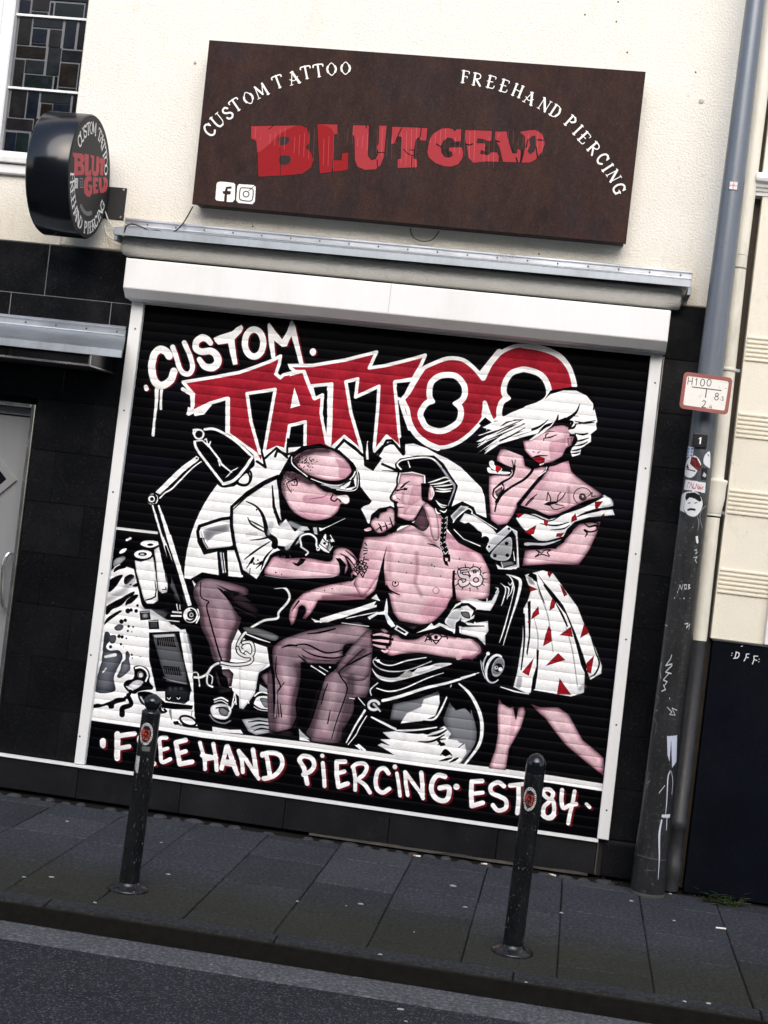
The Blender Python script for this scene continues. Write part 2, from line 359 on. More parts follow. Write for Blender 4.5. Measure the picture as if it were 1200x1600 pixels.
    # ---------------- letters CUSTOM
    T(200, 470)
    T_CUST = [('S', 60, '322,432 300,398 255,380 215,405 195,455 186,520 196,590 218,640 256,662 300,648 340,610 358,552'),
              ('S', 40, '350,362 378,440 402,520 435,565 480,568 505,520 485,430 440,328'),
              ('S', (42, 58, 50, 52, 60, 62, 40), '645,330 615,298 575,290 535,322 532,372 575,398 645,393 690,425 702,480 662,520 600,512 558,458')]
    for off, col in (((14, 7), DRED), ((0, 0), W)):
        T(200 + off[0] / 5, 470 + off[1] / 5)
        for _, w, q in T_CUST: S(col, w, q, sm=True)
        P(col, '668,290 720,268 812,240 850,208 888,188 901,212 884,250 852,282 832,302 842,400 857,495 822,502 800,420 782,332 705,342 680,318')
        S(col, 50, [[985 + 72 * math.cos(v), 330 + 106 * math.sin(v)] for v in np.linspace(0, 6.3, 30)])
        S(col, (34, 36), '140,672 145,688')
        T(400 + off[0] / 5, 470 + off[1] / 5)
        P(col, '90,180 105,172 150,235 205,302 245,235 268,165 282,152 305,190 335,330 372,492 338,495 305,370 276,275 240,355 205,360 140,310 152,445 122,452 100,330')
        P(col, c.ell(445, 400, 25, 29), True)
    T(200, 470); S(W, (34, 26, 20, 26), '225,690 222,800 205,950 197,1048', sm=True); S(W, (24, 18, 22), '262,700 258,770 257,842')
    # ---------------- letters TATTOO: one red body with white outlines and black gaps
    B = 26
    P(RED, '430,635 640,602 870,560 1000,515 1130,465 1192,432 1180,500 1155,572 1190,602 1215,578 1310,556 1248,505 1440,505 1700,462 1942,400 1885,525 2000,508 2160,470 2322,425 2290,500 2225,610 2085,635 2095,780 2135,1150 2020,1058 1925,1180 1830,1180 1690,1060 1590,1150 1400,1150 1235,1165 1165,1145 1060,1190 1045,1290 1000,1195 785,1040 780,760 640,800 540,850 475,885 508,820 512,730', out=W, ow=B)
    for q in ('930,725 1150,692 1062,1190 1030,1190 960,940', '1262,975 1385,945 1382,1150 1232,1162', '1432,665 1592,650 1575,1125 1552,1110 1508,880 1520,735 1458,765', '1702,632 1795,610 1778,752 1960,668 1950,850 1920,1180 1830,1180 1740,870'):
        P(K, q, out=W, ow=B)
    S(W, B + 16, '1575,680 1578,900 1568,1110'); S(W, B + 4, '1375,555 1410,650 1455,760'); P(W, '1300,678 1322,740 1345,818 1270,840 1285,750'); P(K, '1528,930 1545,1020 1560,700 1535,720')
    S(W, B + 10, '780,770 778,1035'); S(W, (30, 60, 30), '530,885 580,860 640,810'); S(W, B + 4, '428,690 500,730 505,820'); P(W, '455,892 470,830 520,840')
    P(K, '1205,440 1240,480 1268,545 1185,556'); P(W, '1290,540 1380,540 1365,562 1260,590')
    # the two O
    T(600, 470)
    P(K, '100,640 200,620 280,1060 160,1200 130,1190 95,800')
    OO = c.curve(c.pts('150,770 175,730 215,650 285,545 390,488 500,450 610,460 690,515 745,575 775,610 800,560 870,440 990,365 1100,350 1220,362 1360,420 1450,530 1490,680 1400,700 1200,800 1000,860 905,905 850,940 810,860 785,795 782,900 720,990 620,1080 510,1135 410,1142 310,1095 235,1010 200,930 185,850'), True); g = c.mask(OO); c.put(*g[:4], g[4].astype(np.float32), RED); S(W, 30, np.vstack([OO, OO[:1]]), raw=True)
    S(W, 48, '770,560 850,460 900,400 ', sm=True); S(W, (30, 44, 40, 34), '1080,355 1220,372 1350,420 1430,500 1470,590 1485,680', sm=True)
    S(W, 44, '190,930 240,1030 330,1110 420,1150', sm=True); P(W, '735,540 800,580 775,625')
    P(W, '785,775 800,820 840,930 800,950 760,890 770,830'); P(K, '790,910 840,950 760,980 740,960')
    for q in ('480,603 550,610 600,665 608,720 590,760 535,800 575,850 565,925 500,975 430,995 350,970 318,920 308,880 345,820 398,795 378,740 385,660 425,618',):
        g = c.curve(c.pts(q), True); S(W, 92, np.vstack([g, g[:1]]), raw=True); P(K, q, True)
    q = '1110,560 1200,590 1250,650 1262,740 1180,800 1100,830 1000,870 925,900 935,810 990,765 960,720 962,660 1000,590 1060,563'
    g = c.curve(c.pts(q), True); S(W, 88, np.vstack([g, g[:1]]), raw=True); P(K, q, True)
    S(W, B, '82,640 95,780 120,1060'); S(W, B, '85,632 200,620'); P(K, '95,672 182,650 150,700 108,750'); S(W, B + 6, '140,775 190,720 260,600 300,540'); S(W, 30, '130,790 165,900 200,1000')
    S(W, 24, '100,760 150,780')
    # black line under the letters where they stand on the moon
    for q in ('1150,1215 1165,1172 1240,1200 1330,1180', '1600,1180 1690,1090 1830,1205 1850,1215', '1950,1220 2020,1092 2060,1090 2150,1200 2160,1120', '1058,1230 1075,1300 1010,1255'):
        T(200, 470); S(K, 20, q)
    P(W, '1655,1165 1690,1105 1800,1190 1800,1260 1600,1260'); P(W, '1950,1230 2020,1125 2130,1230'); P(K, '1830,1120 1845,1290 1915,1330 1985,1230 1915,1180 1905,1090'); P(W, '1850,1095 1875,1095 1880,1240 1862,1240')
    T(600, 470); P(W, '160,1120 230,1115 330,1150 420,1200 300,1260 170,1200'); S(K, 18, '150,1110 150,1200')
    T(360, 680); S(K, 18, '830,105 885,35 965,90 1045,165'); S(K, 18, '1065,0 1045,165'); S(K, 18, '1080,60 1090,190 1190,85'); S(K, 18, '270,180 360,100 445,175'); S(K, 18, '205,205 275,245 245,130'); S(K, 14, '450,30 440,170')
    T(540, 690); S(K, 20, '190,-5 190,140 300,35 345,12 380,15 455,95 455,0')
    # ---------------- lamp
    T(160, 650)
    P(K, '700,110 730,95 800,90 900,100 1000,150 1110,240 1180,300 1190,370 1120,470 1030,550 960,560 900,520 800,400 720,250')
    P(K, '780,100 860,90 950,130 1060,200 1170,300 1190,380 1150,430 1160,510 1110,548 1050,525 960,560 900,535 820,430 730,270 710,180', True)
    S(W, 20, '800,105 860,100 930,125 1040,195 1165,312', sm=True); S(W, 24, '1170,318 1120,400 1030,500 945,530', sm=True)
    S(W, 20, '720,200 740,260 820,370 940,525', sm=True); S(W, 12, '730,195 780,190 830,235'); S(W, (14, 16, 10), '820,215 860,270 915,340 930,375 960,400 1010,440'); S(W, 10, '845,200 830,240'); S(W, 10, '905,345 918,388'); S(W, 8, '960,490 1010,430 1090,390 1120,345')
    S(K, 20, '955,500 1040,440 1150,320'); S(W, 14, [[755 + 36 * math.cos(v), 143 + 36 * math.sin(v)] for v in np.linspace(0, 6.3, 20)]); S(W, 14, '712,140 712,108 745,105'); c.dot(K, 755, 143, 26)
    S(W, 10, '800,185 812,178 825,235'); P(W, '1065,510 1120,450 1142,470 1140,515 1105,530', True); S(K, 14, '1045,520 1080,540 1125,540 1160,500 1160,440 1130,420', sm=True)
    P(W, '415,595 560,450 620,395 735,312 755,325 750,345 640,430 570,500 450,612'); P(K, c.ell(738, 330, 9, 7)); S(W, (10, 14, 8), '450,640 490,600 540,570 620,490 700,410 772,355', sm=True)
    c.dot(K, 395, 650, 52); c.dot(W, 393, 650, 45); S(K, 9, [[385 + 32 * math.cos(v), 648 + 32 * math.sin(v)] for v in np.linspace(0, 6.3, 20)]); c.dot(K, 388, 648, 15); S(K, 8, '405,610 425,640 410,680', sm=True)
    P(K, '375,690 450,680 500,800 560,950 640,1200 480,1200 430,960')
    S(W, (12, 18, 14, 16), '393,700 420,790 470,960 540,1190', sm=True); S(W, (12, 26, 36, 34), '440,700 480,820 530,980 600,1190', sm=True)
    S(W, 20, '112,876 425,912')
    T(140, 840)
    S(W, (14, 12, 12), '575,0 640,180 730,520', sm=True); S(W, (30, 32, 34), '625,-10 690,210 780,520', sm=True); P(K, '585,60 600,60 700,330 745,530 720,530 640,300')
    P(K, '590,620 680,515 750,540 830,520 880,570 870,650 800,690 640,680'); c.dot(W, 790, 605, 60); S(K, 12, [[785 + 42 * math.cos(v), 605 + 46 * math.sin(v)] for v in np.linspace(-1.4, 2.2, 20)]); c.dot(K, 793, 603, 32); c.dot(LG, 795, 602, 18); c.dot(K, 795, 604, 9)
    S(W, 14, '650,580 715,585'); S(W, 12, '640,610 715,612'); S(W, 8, '600,645 700,655'); S(W, 7, '680,520 690,565'); S(W, 6, '705,525 708,560'); S(W, 12, '845,560 858,610 835,665', sm=True)
    # ---------------- stool, sitting man's trousers and shoes
    P(K, '845,0 870,90 910,130 1060,95 1140,70 1150,110 1180,160 1180,0'); P(K, '995,100 1075,90 1085,300 1010,300'); P(W, '905,40 1110,65 1115,-100 1000,-100'); S(LG, 10, '1030,120 1045,260'); S(W, 5, '1050,110 1062,270')
    T(160, 650)
    S(K, 26, '1005,795 930,805 850,830 760,860 745,900 755,980 800,1070 860,1040 1030,1035'); P(W, '785,895 830,870 990,835 1010,900 1020,1010 830,1030 800,980'); P(GR, '785,895 840,870 990,838 995,900 880,930 820,985 800,960', edge=LG, er=4)
    S(LG, 8, '770,900 790,980 820,1035 1000,1015')
    T(300, 860)
    P(K, '200,0 275,0 285,190 210,190'); S(LG, 14, '225,20 245,170'); S(W, 6, '245,20 262,170')
    P(PU, '20,280 80,225 180,225 420,290 420,350 330,330 290,370 330,440 375,500 380,550 350,640 310,730 295,870 180,870 130,720 70,590 55,470 40,420 15,360', True, edge=PUE, er=5)
    TR = '20,280 80,225 180,225 420,290 420,350 330,330 290,370 330,440 375,500 380,550 350,640 310,730 295,870 180,870 130,720 70,590 55,470 40,420 15,360'; S(PUE, 26, '340,470 365,560 300,720 285,860', soft=40, a=.75, clip=TR, sm=True); S(PUE, 20, '30,330 70,480 90,600 150,740 190,860', soft=34, a=.6, clip=TR, sm=True); S((196, 170, 176), 20, '200,420 230,560 240,700', soft=50, a=.55, clip=TR)
    S(K, (6, 9, 12), '70,250 70,360 130,400 115,440 150,580 200,760 235,870', sm=True); S(K, (4, 30, 34), '200,290 290,370 380,500', sm=True)
    P(K, '180,260 300,310 420,340 300,330'); P(PUE, '250,310 420,390 530,470 500,500 360,430', True, edge=K); P(PUE, '400,260 560,320 700,390 620,360 440,300', True, edge=K)
    P(PUE, '380,345 460,400 430,395 330,380', True)
    S(PUE, (10, 4), '330,440 500,520 '); P((104, 84, 92), '175,930 290,925 325,960 310,1060 210,1080', edge=K, er=5); P(K, '190,910 230,900 240,960 275,1000 280,1060 230,1060 205,990', True)
    P(PUE, '160,1060 200,1085 310,1070 320,1100 220,1120', edge=K, er=3)
    # cable
    for col, w in ((K, 34), ((228, 228, 226), 18)):
        S(col, w, '580,238 590,275 650,290 720,290 760,340 750,400 680,480 665,530 560,548 440,620 380,690 355,760 370,800 420,825 470,815 480,760 455,715 400,720 375,760 420,800 465,840 430,885 330,890 230,875 160,905 120,960 70,990 20,990', sm=True)
    S((228, 228, 226), 14, '120,970 120,1040 160,1065 ', sm=True); S((228, 228, 226), 10, '0,955 45,960 60,1060', sm=True); S((228, 228, 226), 9, '130,965 160,990 155,1040', sm=True)
    # left shoe
    T(320, 1040)
    P(W, '45,345 60,310 130,295 200,320 205,370 170,415 110,415 60,390', True, edge=LG, er=2); P(GR, '110,330 170,320 190,350 170,395 120,380', True, edge=DG, er=3); S(K, 9, '90,330 140,325 190,355', sm=True); S(W, 12, '75,265 130,250 180,275', sm=True); S(W, 8, '75,285 130,272 180,300', sm=True)
    S(GR, 12, '40,385 80,430 150,450 200,430', sm=True); S(W, 10, '235,280 210,330 235,200 245,300 '); P(W, '60,475 200,500 280,500 300,530 60,515'); S(K, 10, '245,430 330,520')
    # right shoe and cuff
    P(K, '345,240 400,180 410,60 500,30 520,150 530,420 260,420 300,380 350,330', True); S(K, 16, [[350 + 26 * math.cos(v), 275 + 30 * math.sin(v)] for v in np.linspace(0, 6.3, 16)])
    P(PU, '440,80 495,45 515,170 470,140', edge=PUE, er=3); P(LG, '430,145 515,200 480,205 425,195'); P(W, '385,290 420,240 520,250 525,330 450,335 400,310', True); P(GR, '430,255 500,262 515,310 470,325', True, edge=DG, er=2)
    S(W, 12, '390,235 440,205 520,225', sm=True); S(W, 6, '385,320 430,345 520,355', sm=True); P(LG, '290,420 420,405 520,415 515,520 400,540 340,510', edge=GR, er=3)
    for q in ('340,440 420,430 500,440', '360,480 430,460 510,470', '380,510 440,490 510,500'): S(K, (4, 12, 6), q, sm=True)
    # ---------------- customer's trousers
    T(300, 860)
    P(PU, '630,770 680,710 760,670 900,625 1100,590 1290,560 1350,590 1400,640 1320,720 1190,740 1150,870 900,870 850,880 850,960 820,1170 820,1270 770,1400 640,1420 600,1390 590,1000 630,900', True, edge=PUE, er=6)
    P(PU, '1200,880 1360,800 1400,900 1370,1130 1270,1150 1260,1260 1180,1400 1140,1500 900,1480 900,1400 940,1300 1000,1100 1040,980', True, edge=PUE, er=7)
    P(PU, '1130,920 1270,720 1400,620 1400,880 1350,1010 1200,1000', True, edge=PUE, er=5)
    for q, w_, cl_ in (('820,900 840,1000 800,1180 790,1400', 30, PUE), ('640,900 630,1050 640,1400', 24, PUE), ('720,900 740,1100 720,1300', 26, (198, 172, 178)), ('1240,1000 1230,1150 1150,1450', 40, PUE), ('1010,1100 960,1300 920,1450', 30, PUE), ('1110,1050 1090,1200 1040,1380', 30, (192, 166, 172)), ('740,720 1000,680 1300,640', 24, (188, 162, 168)), ('1180,930 1340,780', 30, PUE)): S(cl_, w_, q, soft=46, a=.6, sm=True)
    P(K, '860,890 940,875 1060,900 1130,920 1040,990 960,1130 880,1390 870,1440 800,1440 850,1200 855,980')
    for q in ('620,760 680,705 760,665 900,622 1100,585', '850,880 855,980 840,1100 815,1200 820,1300 775,1400', '1040,985 1000,1100 940,1300 900,1400', '1285,1150 1270,1260 1190,1400', '1200,905 1300,850 1400,800', '900,650 1000,640 1120,610', '700,760 760,740 820,745', '690,1200 700,1300', '1080,1250 1060,1350'): S(K, (5, 14, 8), q, sm=True)
    for q in ('660,830 655,960 690,1060 665,1120 680,1300', '1060,1040 1030,1120 1010,1200', '1340,770 1200,900 1150,960 1210,1060 1195,1150 1130,1330 1090,1470', '720,1030 680,1090 ', '1180,1380 1170,1470'): S(K, (5, 9, 5), q, sm=True)
    for q in ('800,740 900,735 1050,800 1200,770', '860,770 960,820 1100,840 1200,820', '830,820 900,870 1000,880'): S(K, (4, 14, 6), q, sm=True)
    P((104, 92, 98), '850,810 960,860 1170,850 1120,885 900,880', edge=PUE, er=2)
    S(W, 9, '930,900 1040,970'); S(W, 7, '995,905 1060,945'); c.dot(W, 1078, 912, 7)
    P((110, 112, 112), '400,600 520,610 670,665 640,705 500,660 430,640', True, edge=DG, er=3); S(W, (8, 12, 6), '425,652 520,690 610,718')
    P(W, '350,810 430,745 590,765 610,900 510,960 500,1080 430,1150 370,1170 330,900'); P(W, '370,900 600,880 520,960 490,1120 400,1240 370,1230', edge=LG, er=3)
    for col, w in ((K, 34), ((228, 228, 226), 18)): S(col, w, '400,720 455,715 480,760 470,815 420,825 370,800 355,760', sm=True); S(col, w, '420,800 470,840 440,880 330,892 230,875', sm=True)
    S(K, 26, '600,760 620,900 640,1000 650,1300'); S(PU, 14, '655,1000 660,1150 650,1300')
    # shoes at the bottom of his trousers
    T(320, 1040); P(K, '520,500 560,520 700,480 740,480 830,570 830,595 720,580 560,545'); P(PUE, '550,520 640,500 700,520 690,550 600,545', edge=K, er=3); P(LG, '735,490 760,520 820,575 740,565'); P(W, '740,560 800,575 825,592 740,580')
    # ---------------- white line of the floor and caption bar
    T(0, 0, 1)
    P(K, '110,1118 246,1138 486,1168 780,1208 1000,1240 1000,1330 100,1210')
    S(W, 11.5, '118,1116 180,1125 246,1134.5 320,1147 420,1158 486,1166 540,1174 660,1191.5 780,1206 860,1217 960,1233'); S(W, 14, '122,1114 165,1120')
    for i, (col, o) in enumerate((((92, 16, 26), (3.2, 2.6)), (W, (0, 0)))):
        ox, oy = o
        T(130 + ox, 1020 + oy)
        S(col, (50, 46), '155,690 155,722'); S(col, 48, '268,635 268,730 266,820'); S(col, 38, '270,650 330,640 400,630', sm=True); S(col, 36, '280,745 360,730')
        S(col, 32, '650,662 600,672 605,760 615,850 680,830', sm=True) ; S(col, 28, '610,760 660,745'); S(col, 36, '465,860 455,760 440,665 500,655 545,690 520,740 465,765 555,865', sm=True)
        S(col, 38, '800,680 725,700 740,790 755,868 850,850'); S(col, 34, '745,785 800,768')
        S(col, 30, '912,700 945,820 955,905'); S(col, 30, '1018,710 1035,820 1042,915'); S(col, 34, '930,800 1040,820')
        S(col, 28, '1085,905 1105,800 1130,725 1165,820 1195,910'); S(col, 26, '1090,845 1180,845')
        T(320 + ox, 1040 + oy)
        S(col, 26, '0,810 5,740'); S(col, 30, '65,610 88,720 95,815'); S(col, 26, '0,735 80,720')
        S(col, 34, '130,800 150,720 170,630 200,700 230,790 255,845'); S(col, 30, '135,760 225,775')
        S(col, 32, '298,830 290,740 265,665 320,730 385,830 420,880'); S(col, 36, '376,655 390,740 405,850')
        S(col, 36, '450,690 480,700 500,800 505,870 460,880 540,860 600,790 600,720 560,685 490,680 450,700', sm=True)
        S(col, 36, '740,740 775,800 800,920'); S(col, 36, '740,730 770,705 830,720 855,770 830,820 770,850', sm=True)
        S(col, 32, '922,760 930,850 936,940'); c.dot(col, 918, 703, 17)
        S(col, 36, '1095,748 1030,750 1030,850 1045,945 1115,920'); S(col, 32, '1040,840 1090,825')
        T(540 + ox, 1060 + oy)
        S(col, 30, '75,870 75,780 60,690'); S(col, 32, '55,690 90,665 145,665 165,700 140,750 100,790 150,830 190,890', sm=True)
        S(col, 34, '335,740 300,700 255,720 235,790 245,860 290,890 340,860', sm=True)
        S(col, 28, '400,740 415,830 425,915'); P(col, c.ell(385, 690, 18, 20), True)
        S(col, 30, '485,910 470,820 465,730 530,820 590,900 605,935'); S(col, 34, '590,735 600,830 600,920')
        S(col, 38, '775,765 720,755 680,800 670,870 700,930 760,955 800,930 805,850 735,855', sm=True)
        P(col, c.ell(865, 845, 25, 24), True)
        T(720 + ox, 1080 + oy)
        S(col, 36, '165,700 85,705 80,800 85,895 170,870'); S(col, 30, '90,800 170,790')
        S(col, 34, '335,740 290,710 235,740 240,790 300,820 350,850 350,910 290,930 250,890', sm=True)
        S(col, 34, '385,735 480,725'); S(col, 34, '450,740 450,850 440,950', sm=True)
        S(col, 32, '700,770 660,765 640,790 670,830 720,860 725,950 680,985 645,960 650,900 690,860 720,800 690,765', sm=True)
        S(col, 32, '790,770 785,850 800,910 850,890 900,880', sm=True); S(col, 30, '888,780 870,880 850,960 838,1030', sm=True); S(col, 26, '980,880 1005,905')
    T(720, 1080); P(W, '625,960 690,970 745,960 720,1000 680,1008 640,990', True)
    # ---------------- tattooist
    T(360, 680)
    P(K, '380,310 430,220 470,150 560,85 700,65 850,115 960,215 1010,300 1015,400 1105,515 1085,540 1040,555 1020,575 1050,630 1070,680 1090,700 1130,600 1200,575 1300,560 1300,900 1000,1140 300,1200 100,1120 90,1000 40,860 12,700 20,575 130,460 270,362')
    T(360, 680)
    S(K, 24, '370,320 270,362 130,450 10,560 5,700 30,860 72,985 95,1080')
    P(W, '360,345 270,390 130,485 22,585 22,700 45,855 75,960 100,1050 205,1122 250,1050 300,960 375,900 430,895 490,855 530,800 570,745 620,740 600,715 545,708 505,745 440,630 400,690 385,560 375,440', edge=(214, 216, 218), er=4)
    S(K, (6, 14, 26, 40, 44), '125,517 190,548 240,600 270,680 290,770 345,820 345,865', sm=True); P(K, '330,850 350,790 360,860 430,868 500,860 480,890 400,905 370,885')
    S(K, (4, 14, 6), '135,640 170,700 280,762', sm=True); S(K, (3, 10, 3), '140,660 200,690 280,735', sm=True); S(K, (3, 10, 16), '155,820 230,812 300,795', sm=True)
    S(K, (8, 20, 24), '327,395 340,560 385,690'); S(K, 22, '385,695 432,635 505,740 545,700'); S(K, (14, 6), '345,600 400,680'); c.dot(K, 395, 610, 6); c.dot(K, 205, 582, 7)
    S(LG, (12, 30), '300,770 320,690', soft=22, a=.8); S(LG, 20, '130,780 200,770', soft=16, a=.7); S(LG, 24, '560,760 520,830 440,880', soft=14, a=.9); S(K, (6, 14, 26), '590,760 530,800 480,880', sm=True); S(LG, 26, '400,700 470,690 540,720', soft=18, a=.7)
    for q in ('110,970 160,930 230,880 310,830', '125,1040 180,960 165,1000', '150,1080 155,1040', '200,1040 250,990 200,1010', '175,970 180,1000', '330,890 270,960 240,1050', '370,905 320,940 290,990'): S(K, (4, 16, 5), q, sm=True)
    c.dot(K, 172, 970, 9); c.dot(K, 185, 1005, 8); c.dot(K, 215, 975, 7)
    SKP = '445,280 520,300 590,335 660,385 740,440 790,447 830,468 918,470 930,520 905,540 862,535 835,600 760,650 650,665 560,640 480,585 430,500 402,430 405,350'
    P(SK, SKP, True, edge=SKE, er=4); S(SK2, 60, '600,500 760,500 820,520', soft=20, a=.8, clip=SKP); S(SK2, 60, '560,620 700,620', soft=30, a=.6, clip=SKP)
    SKU = '492,190 560,132 640,108 760,108 860,155 925,225 945,285 900,335 830,355 740,350 640,320 560,275'
    P(SK, SKU, True, edge=SKE, er=4); P(SK2, '815,175 925,225 945,285 900,335 845,350 845,240', a=.75)
    S((40, 28, 34), 34, '495,215 540,150 660,112 760,112', soft=50, a=.85, clip=SKU); S((40, 28, 34), 44, '430,290 560,330 620,360', soft=44, a=.8, clip=SKP); S((80, 60, 66), 14, '410,350 420,470', soft=24, a=.6, clip=SKP)
    for i in range(170):
        x, y = rng.gauss(575, 52), rng.gauss(205, 42)
        if 498 < x and y > 130 - (x - 560) * .1 and y < 275: c.dot(K, x, y, rng.uniform(1.5, 5))
    for i in range(140):
        x, y = rng.gauss(470, 45), rng.gauss(320, 40)
        if x > 408 and y > 265: c.dot(K, x, y, rng.uniform(1.5, 5))
    S(K, 16, '500,215 560,290 640,335 760,370 860,365 940,320 965,270', sm=True); S(W, 8, '480,170 488,230 600,322', sm=True); S(W, (6, 12, 10), '630,340 760,385 870,388 950,330 975,285', sm=True)
    P(W, '700,385 770,400 850,420 940,428 985,400 985,300 965,340 880,395 780,385'); P(K, '890,420 930,390 950,330 965,350 975,400'); P((160, 160, 164), '740,392 860,400 860,425 790,415'); S(K, (5, 9), '850,400 890,380 930,350')
    S(W, 6, '985,260 998,330 990,410 940,435 830,425', sm=True)
    S(K, (6, 12, 6), '445,372 500,345 520,360 520,392', sm=True); S(K, 6, '440,380 450,410 475,445', sm=True); S(K, 6, '480,390 515,390', sm=True)
    S((120, 84, 94), (4, 9, 4), '615,500 660,492 730,480 760,450', sm=True); S((90, 60, 70), 5, '640,360 700,425 745,440', sm=True, a=.8)
    S(K, 9, '800,465 785,500 815,515 840,495 862,520', sm=True); P((250, 238, 238), '870,470 915,472 928,515 900,535 868,510 830,480', True); S((70, 50, 56), 4, '470,540 640,650', a=.3)
    P(K, '1030,690 1000,740 1000,790 1060,790 1130,740')
    # tattooing forearm
    FA = '300,1000 345,945 430,962 600,958 780,985 810,900 870,878 935,900 985,965 1005,1040 960,1060 925,985 880,930 908,985 915,1045 885,1080 845,990 855,1060 830,1100 600,1118 400,1110 285,1090 265,1060'
    P(SK, FA, True, edge=SKE, er=4); S(SK2, 30, '350,1000 600,1010 800,1040', soft=30, a=.45, clip=FA)
    S(LG, 6, '270,1095 420,1116 620,1112 800,1105 850,1060', sm=True, a=.8)
    P(K, '820,960 860,960 905,1010 890,1085 1000,1080 1000,1200 830,1130 860,1060 850,1000'); S(K, (5, 12, 4), '860,925 920,960 970,1020', sm=True); S(K, (4, 10, 4), '900,900 960,950 1000,1000', sm=True)
    S((90, 80, 90), 6, '370,940 400,970 420,945 440,985 470,970 465,940 ', sm=True); P(K, '480,990 520,1000 545,960 585,965 600,950 570,1000 530,1025 505,1015'); S((70, 60, 68), 5, '375,945 390,960 405,940'); c.dot(K, 355, 1072, 6); c.dot(K, 400, 1085, 5)
    S((150, 110, 120), 30, '330,960 520,970', soft=30, a=.5, clip=FA)
    S(W, 13, '550,870 600,905 605,920 590,935', sm=True, a=.9); S(W, 14, '555,860 545,800 580,775 630,775 670,810 672,860 690,890 ', sm=True); S(K, 5, '570,850 560,805 600,788 650,805 655,860', sm=True); c.dot(W, 685, 888, 15); c.dot(K, 684, 886, 6)
    P(W, '690,860 740,770 750,780 748,820 800,810 805,830 770,840 800,870 770,920 730,905 700,880'); P((150, 150, 152), '740,860 780,850 790,880 760,905'); c.dot(K, 735, 845, 11); S(K, 7, '770,790 790,870'); S(K, 6, '720,800 745,830 800,850'); S(K, 6, '750,780 770,830 760,880'); S(W, 6, '780,780 810,830'); S(K, 5, '700,850 780,910')
    S(W, (10, 5, 3), '700,740 760,715 895,650'); P((200, 202, 204), '645,720 675,720 680,775 655,770'); P(W, '690,720 740,730 700,750')
    P(SK, '1040,740 1080,720 1110,735 1080,755', True)
    # ---------------- customer: arm, torso
    T(300, 860)
    P(W, '930,530 985,548 1080,530 1150,500 1200,478 1340,430 1440,395 1420,430 1300,478 1160,525 1060,560 960,560')
    ARM = '1250,-205 1160,-70 1110,30 1060,150 1040,195 1200,245 1010,280 880,325 820,375 770,440 755,520 775,580 795,570 830,490 850,430 880,440 890,480 865,530 885,535 920,500 960,440 985,388 1200,388 1340,380 1410,330 1470,240 1500,150 1500,-60'
    T(300, 860)
    HAND = '1250,235 1100,262 1000,285 880,325 820,378 772,440 755,520 775,582 796,570 822,500 832,440 860,425 885,440 892,480 862,530 886,536 925,495 962,440 985,388 1200,388 1345,380 1420,320 1480,210 1500,100 1300,120 1240,180'
    P(SK, HAND, False, edge=SKE, er=4); S(K, (12, 4), '835,395 780,470'); S(SKE, 24, '1030,370 1350,350', soft=34, a=.7, clip=HAND); S(K, 6, '880,330 920,320', a=.6)
    for x, y in ((1035, 312), (1095, 298), (1165, 262)): c.dot(K, x, y, 5)
    T(540, 690)
    SKT = '148,745 290,742 420,690 545,625 600,505 650,475 740,575 790,700 880,775 980,830 1060,880 1110,950 1130,1050 1130,1170 1110,1225 1020,1235 930,1255 870,1240 850,1190 825,1220 800,1262 785,1300 740,1355 690,1400 640,1425 590,1430 420,1400 370,1330 340,1200 310,1120 300,1000 240,1080 190,1160 120,1220 60,1110 100,1000 110,880'
    P(SK, SKT, False, edge=SKE, er=5)
    S((170, 124, 136), 20, '340,830 340,1100 420,1190', soft=40, a=.5, clip=SKT); S(SK2, 40, '760,620 800,760 960,860', soft=70, a=.7, clip=SKT); S(SK2, 80, '640,1340 740,1260', soft=80, a=.7, clip=SKT); S(SK2, 60, '180,900 200,1100', soft=60, a=.5, clip=SKT)
    S((150, 110, 122), 12, '555,870 560,1000 540,1100 590,1200', soft=26, a=.55, clip=SKT); S((120, 90, 100), 10, '430,700 560,690 700,800', soft=30, a=.55, clip=SKT)
    P(K, '300,880 325,810 305,900 300,1000 305,1110 345,1170 380,1195 330,1180 290,1200 220,1200 260,1040'); S(K, (6, 14, 6), '320,1120 350,1165 420,1195', sm=True)
    P((86, 66, 74), '540,620 600,510 640,600 650,660 600,700 520,650', True, edge=(40, 32, 36)); P(SK, '600,480 640,480 690,520 720,600 730,750 680,760 640,590', True, edge=SKE, er=3)
    P(K, '385,610 430,600 520,630 590,680 500,650 430,660 360,720 300,720'); S((60, 44, 50), 6, '640,795 700,810 740,840', sm=True); S(K, (5, 12, 3), '650,800 690,808 730,830', sm=True, a=.7)
    P(K, '835,1010 855,1000 850,1100 865,1220 835,1225 830,1100')
    S((70, 50, 56), 8, [[388 + 24 * math.cos(v), 1108 + 22 * math.sin(v)] for v in np.linspace(-.6, 4, 14)]); c.dot(K, 388, 1102, 9); S((110, 84, 92), 5, [[705 + 25 * math.cos(v), 1163 + 24 * math.sin(v)] for v in np.linspace(0, 6.3, 16)])
    for x, y in ((512, 948), (672, 962), (692, 975), (475, 1025), (742, 1050), (415, 938), (890, 915)): c.dot(K, x, y, 5)
    S((90, 66, 74), (3, 6, 3), '640,1425 655,1390'); 
    # 58 tattoo
    for col, w in ((K, 42), ((226, 212, 214), 26)):
        S(col, w, '955,1000 895,1008 905,1050 950,1060 950,1100 910,1118 895,1095', sm=True); S(col, w, [[1008 + 30 * math.cos(v), 1018 + 24 * math.sin(v)] for v in np.linspace(0, 6.3, 20)]); S(col, w, [[1018 + 38 * math.cos(v), 1080 + 36 * math.sin(v)] for v in np.linspace(0, 6.3, 20)])
    S((70, 66, 70), 10, '950,1000 895,1008 900,1030'); S((70, 66, 70), 9, '985,1010 1010,1000 1035,1010')
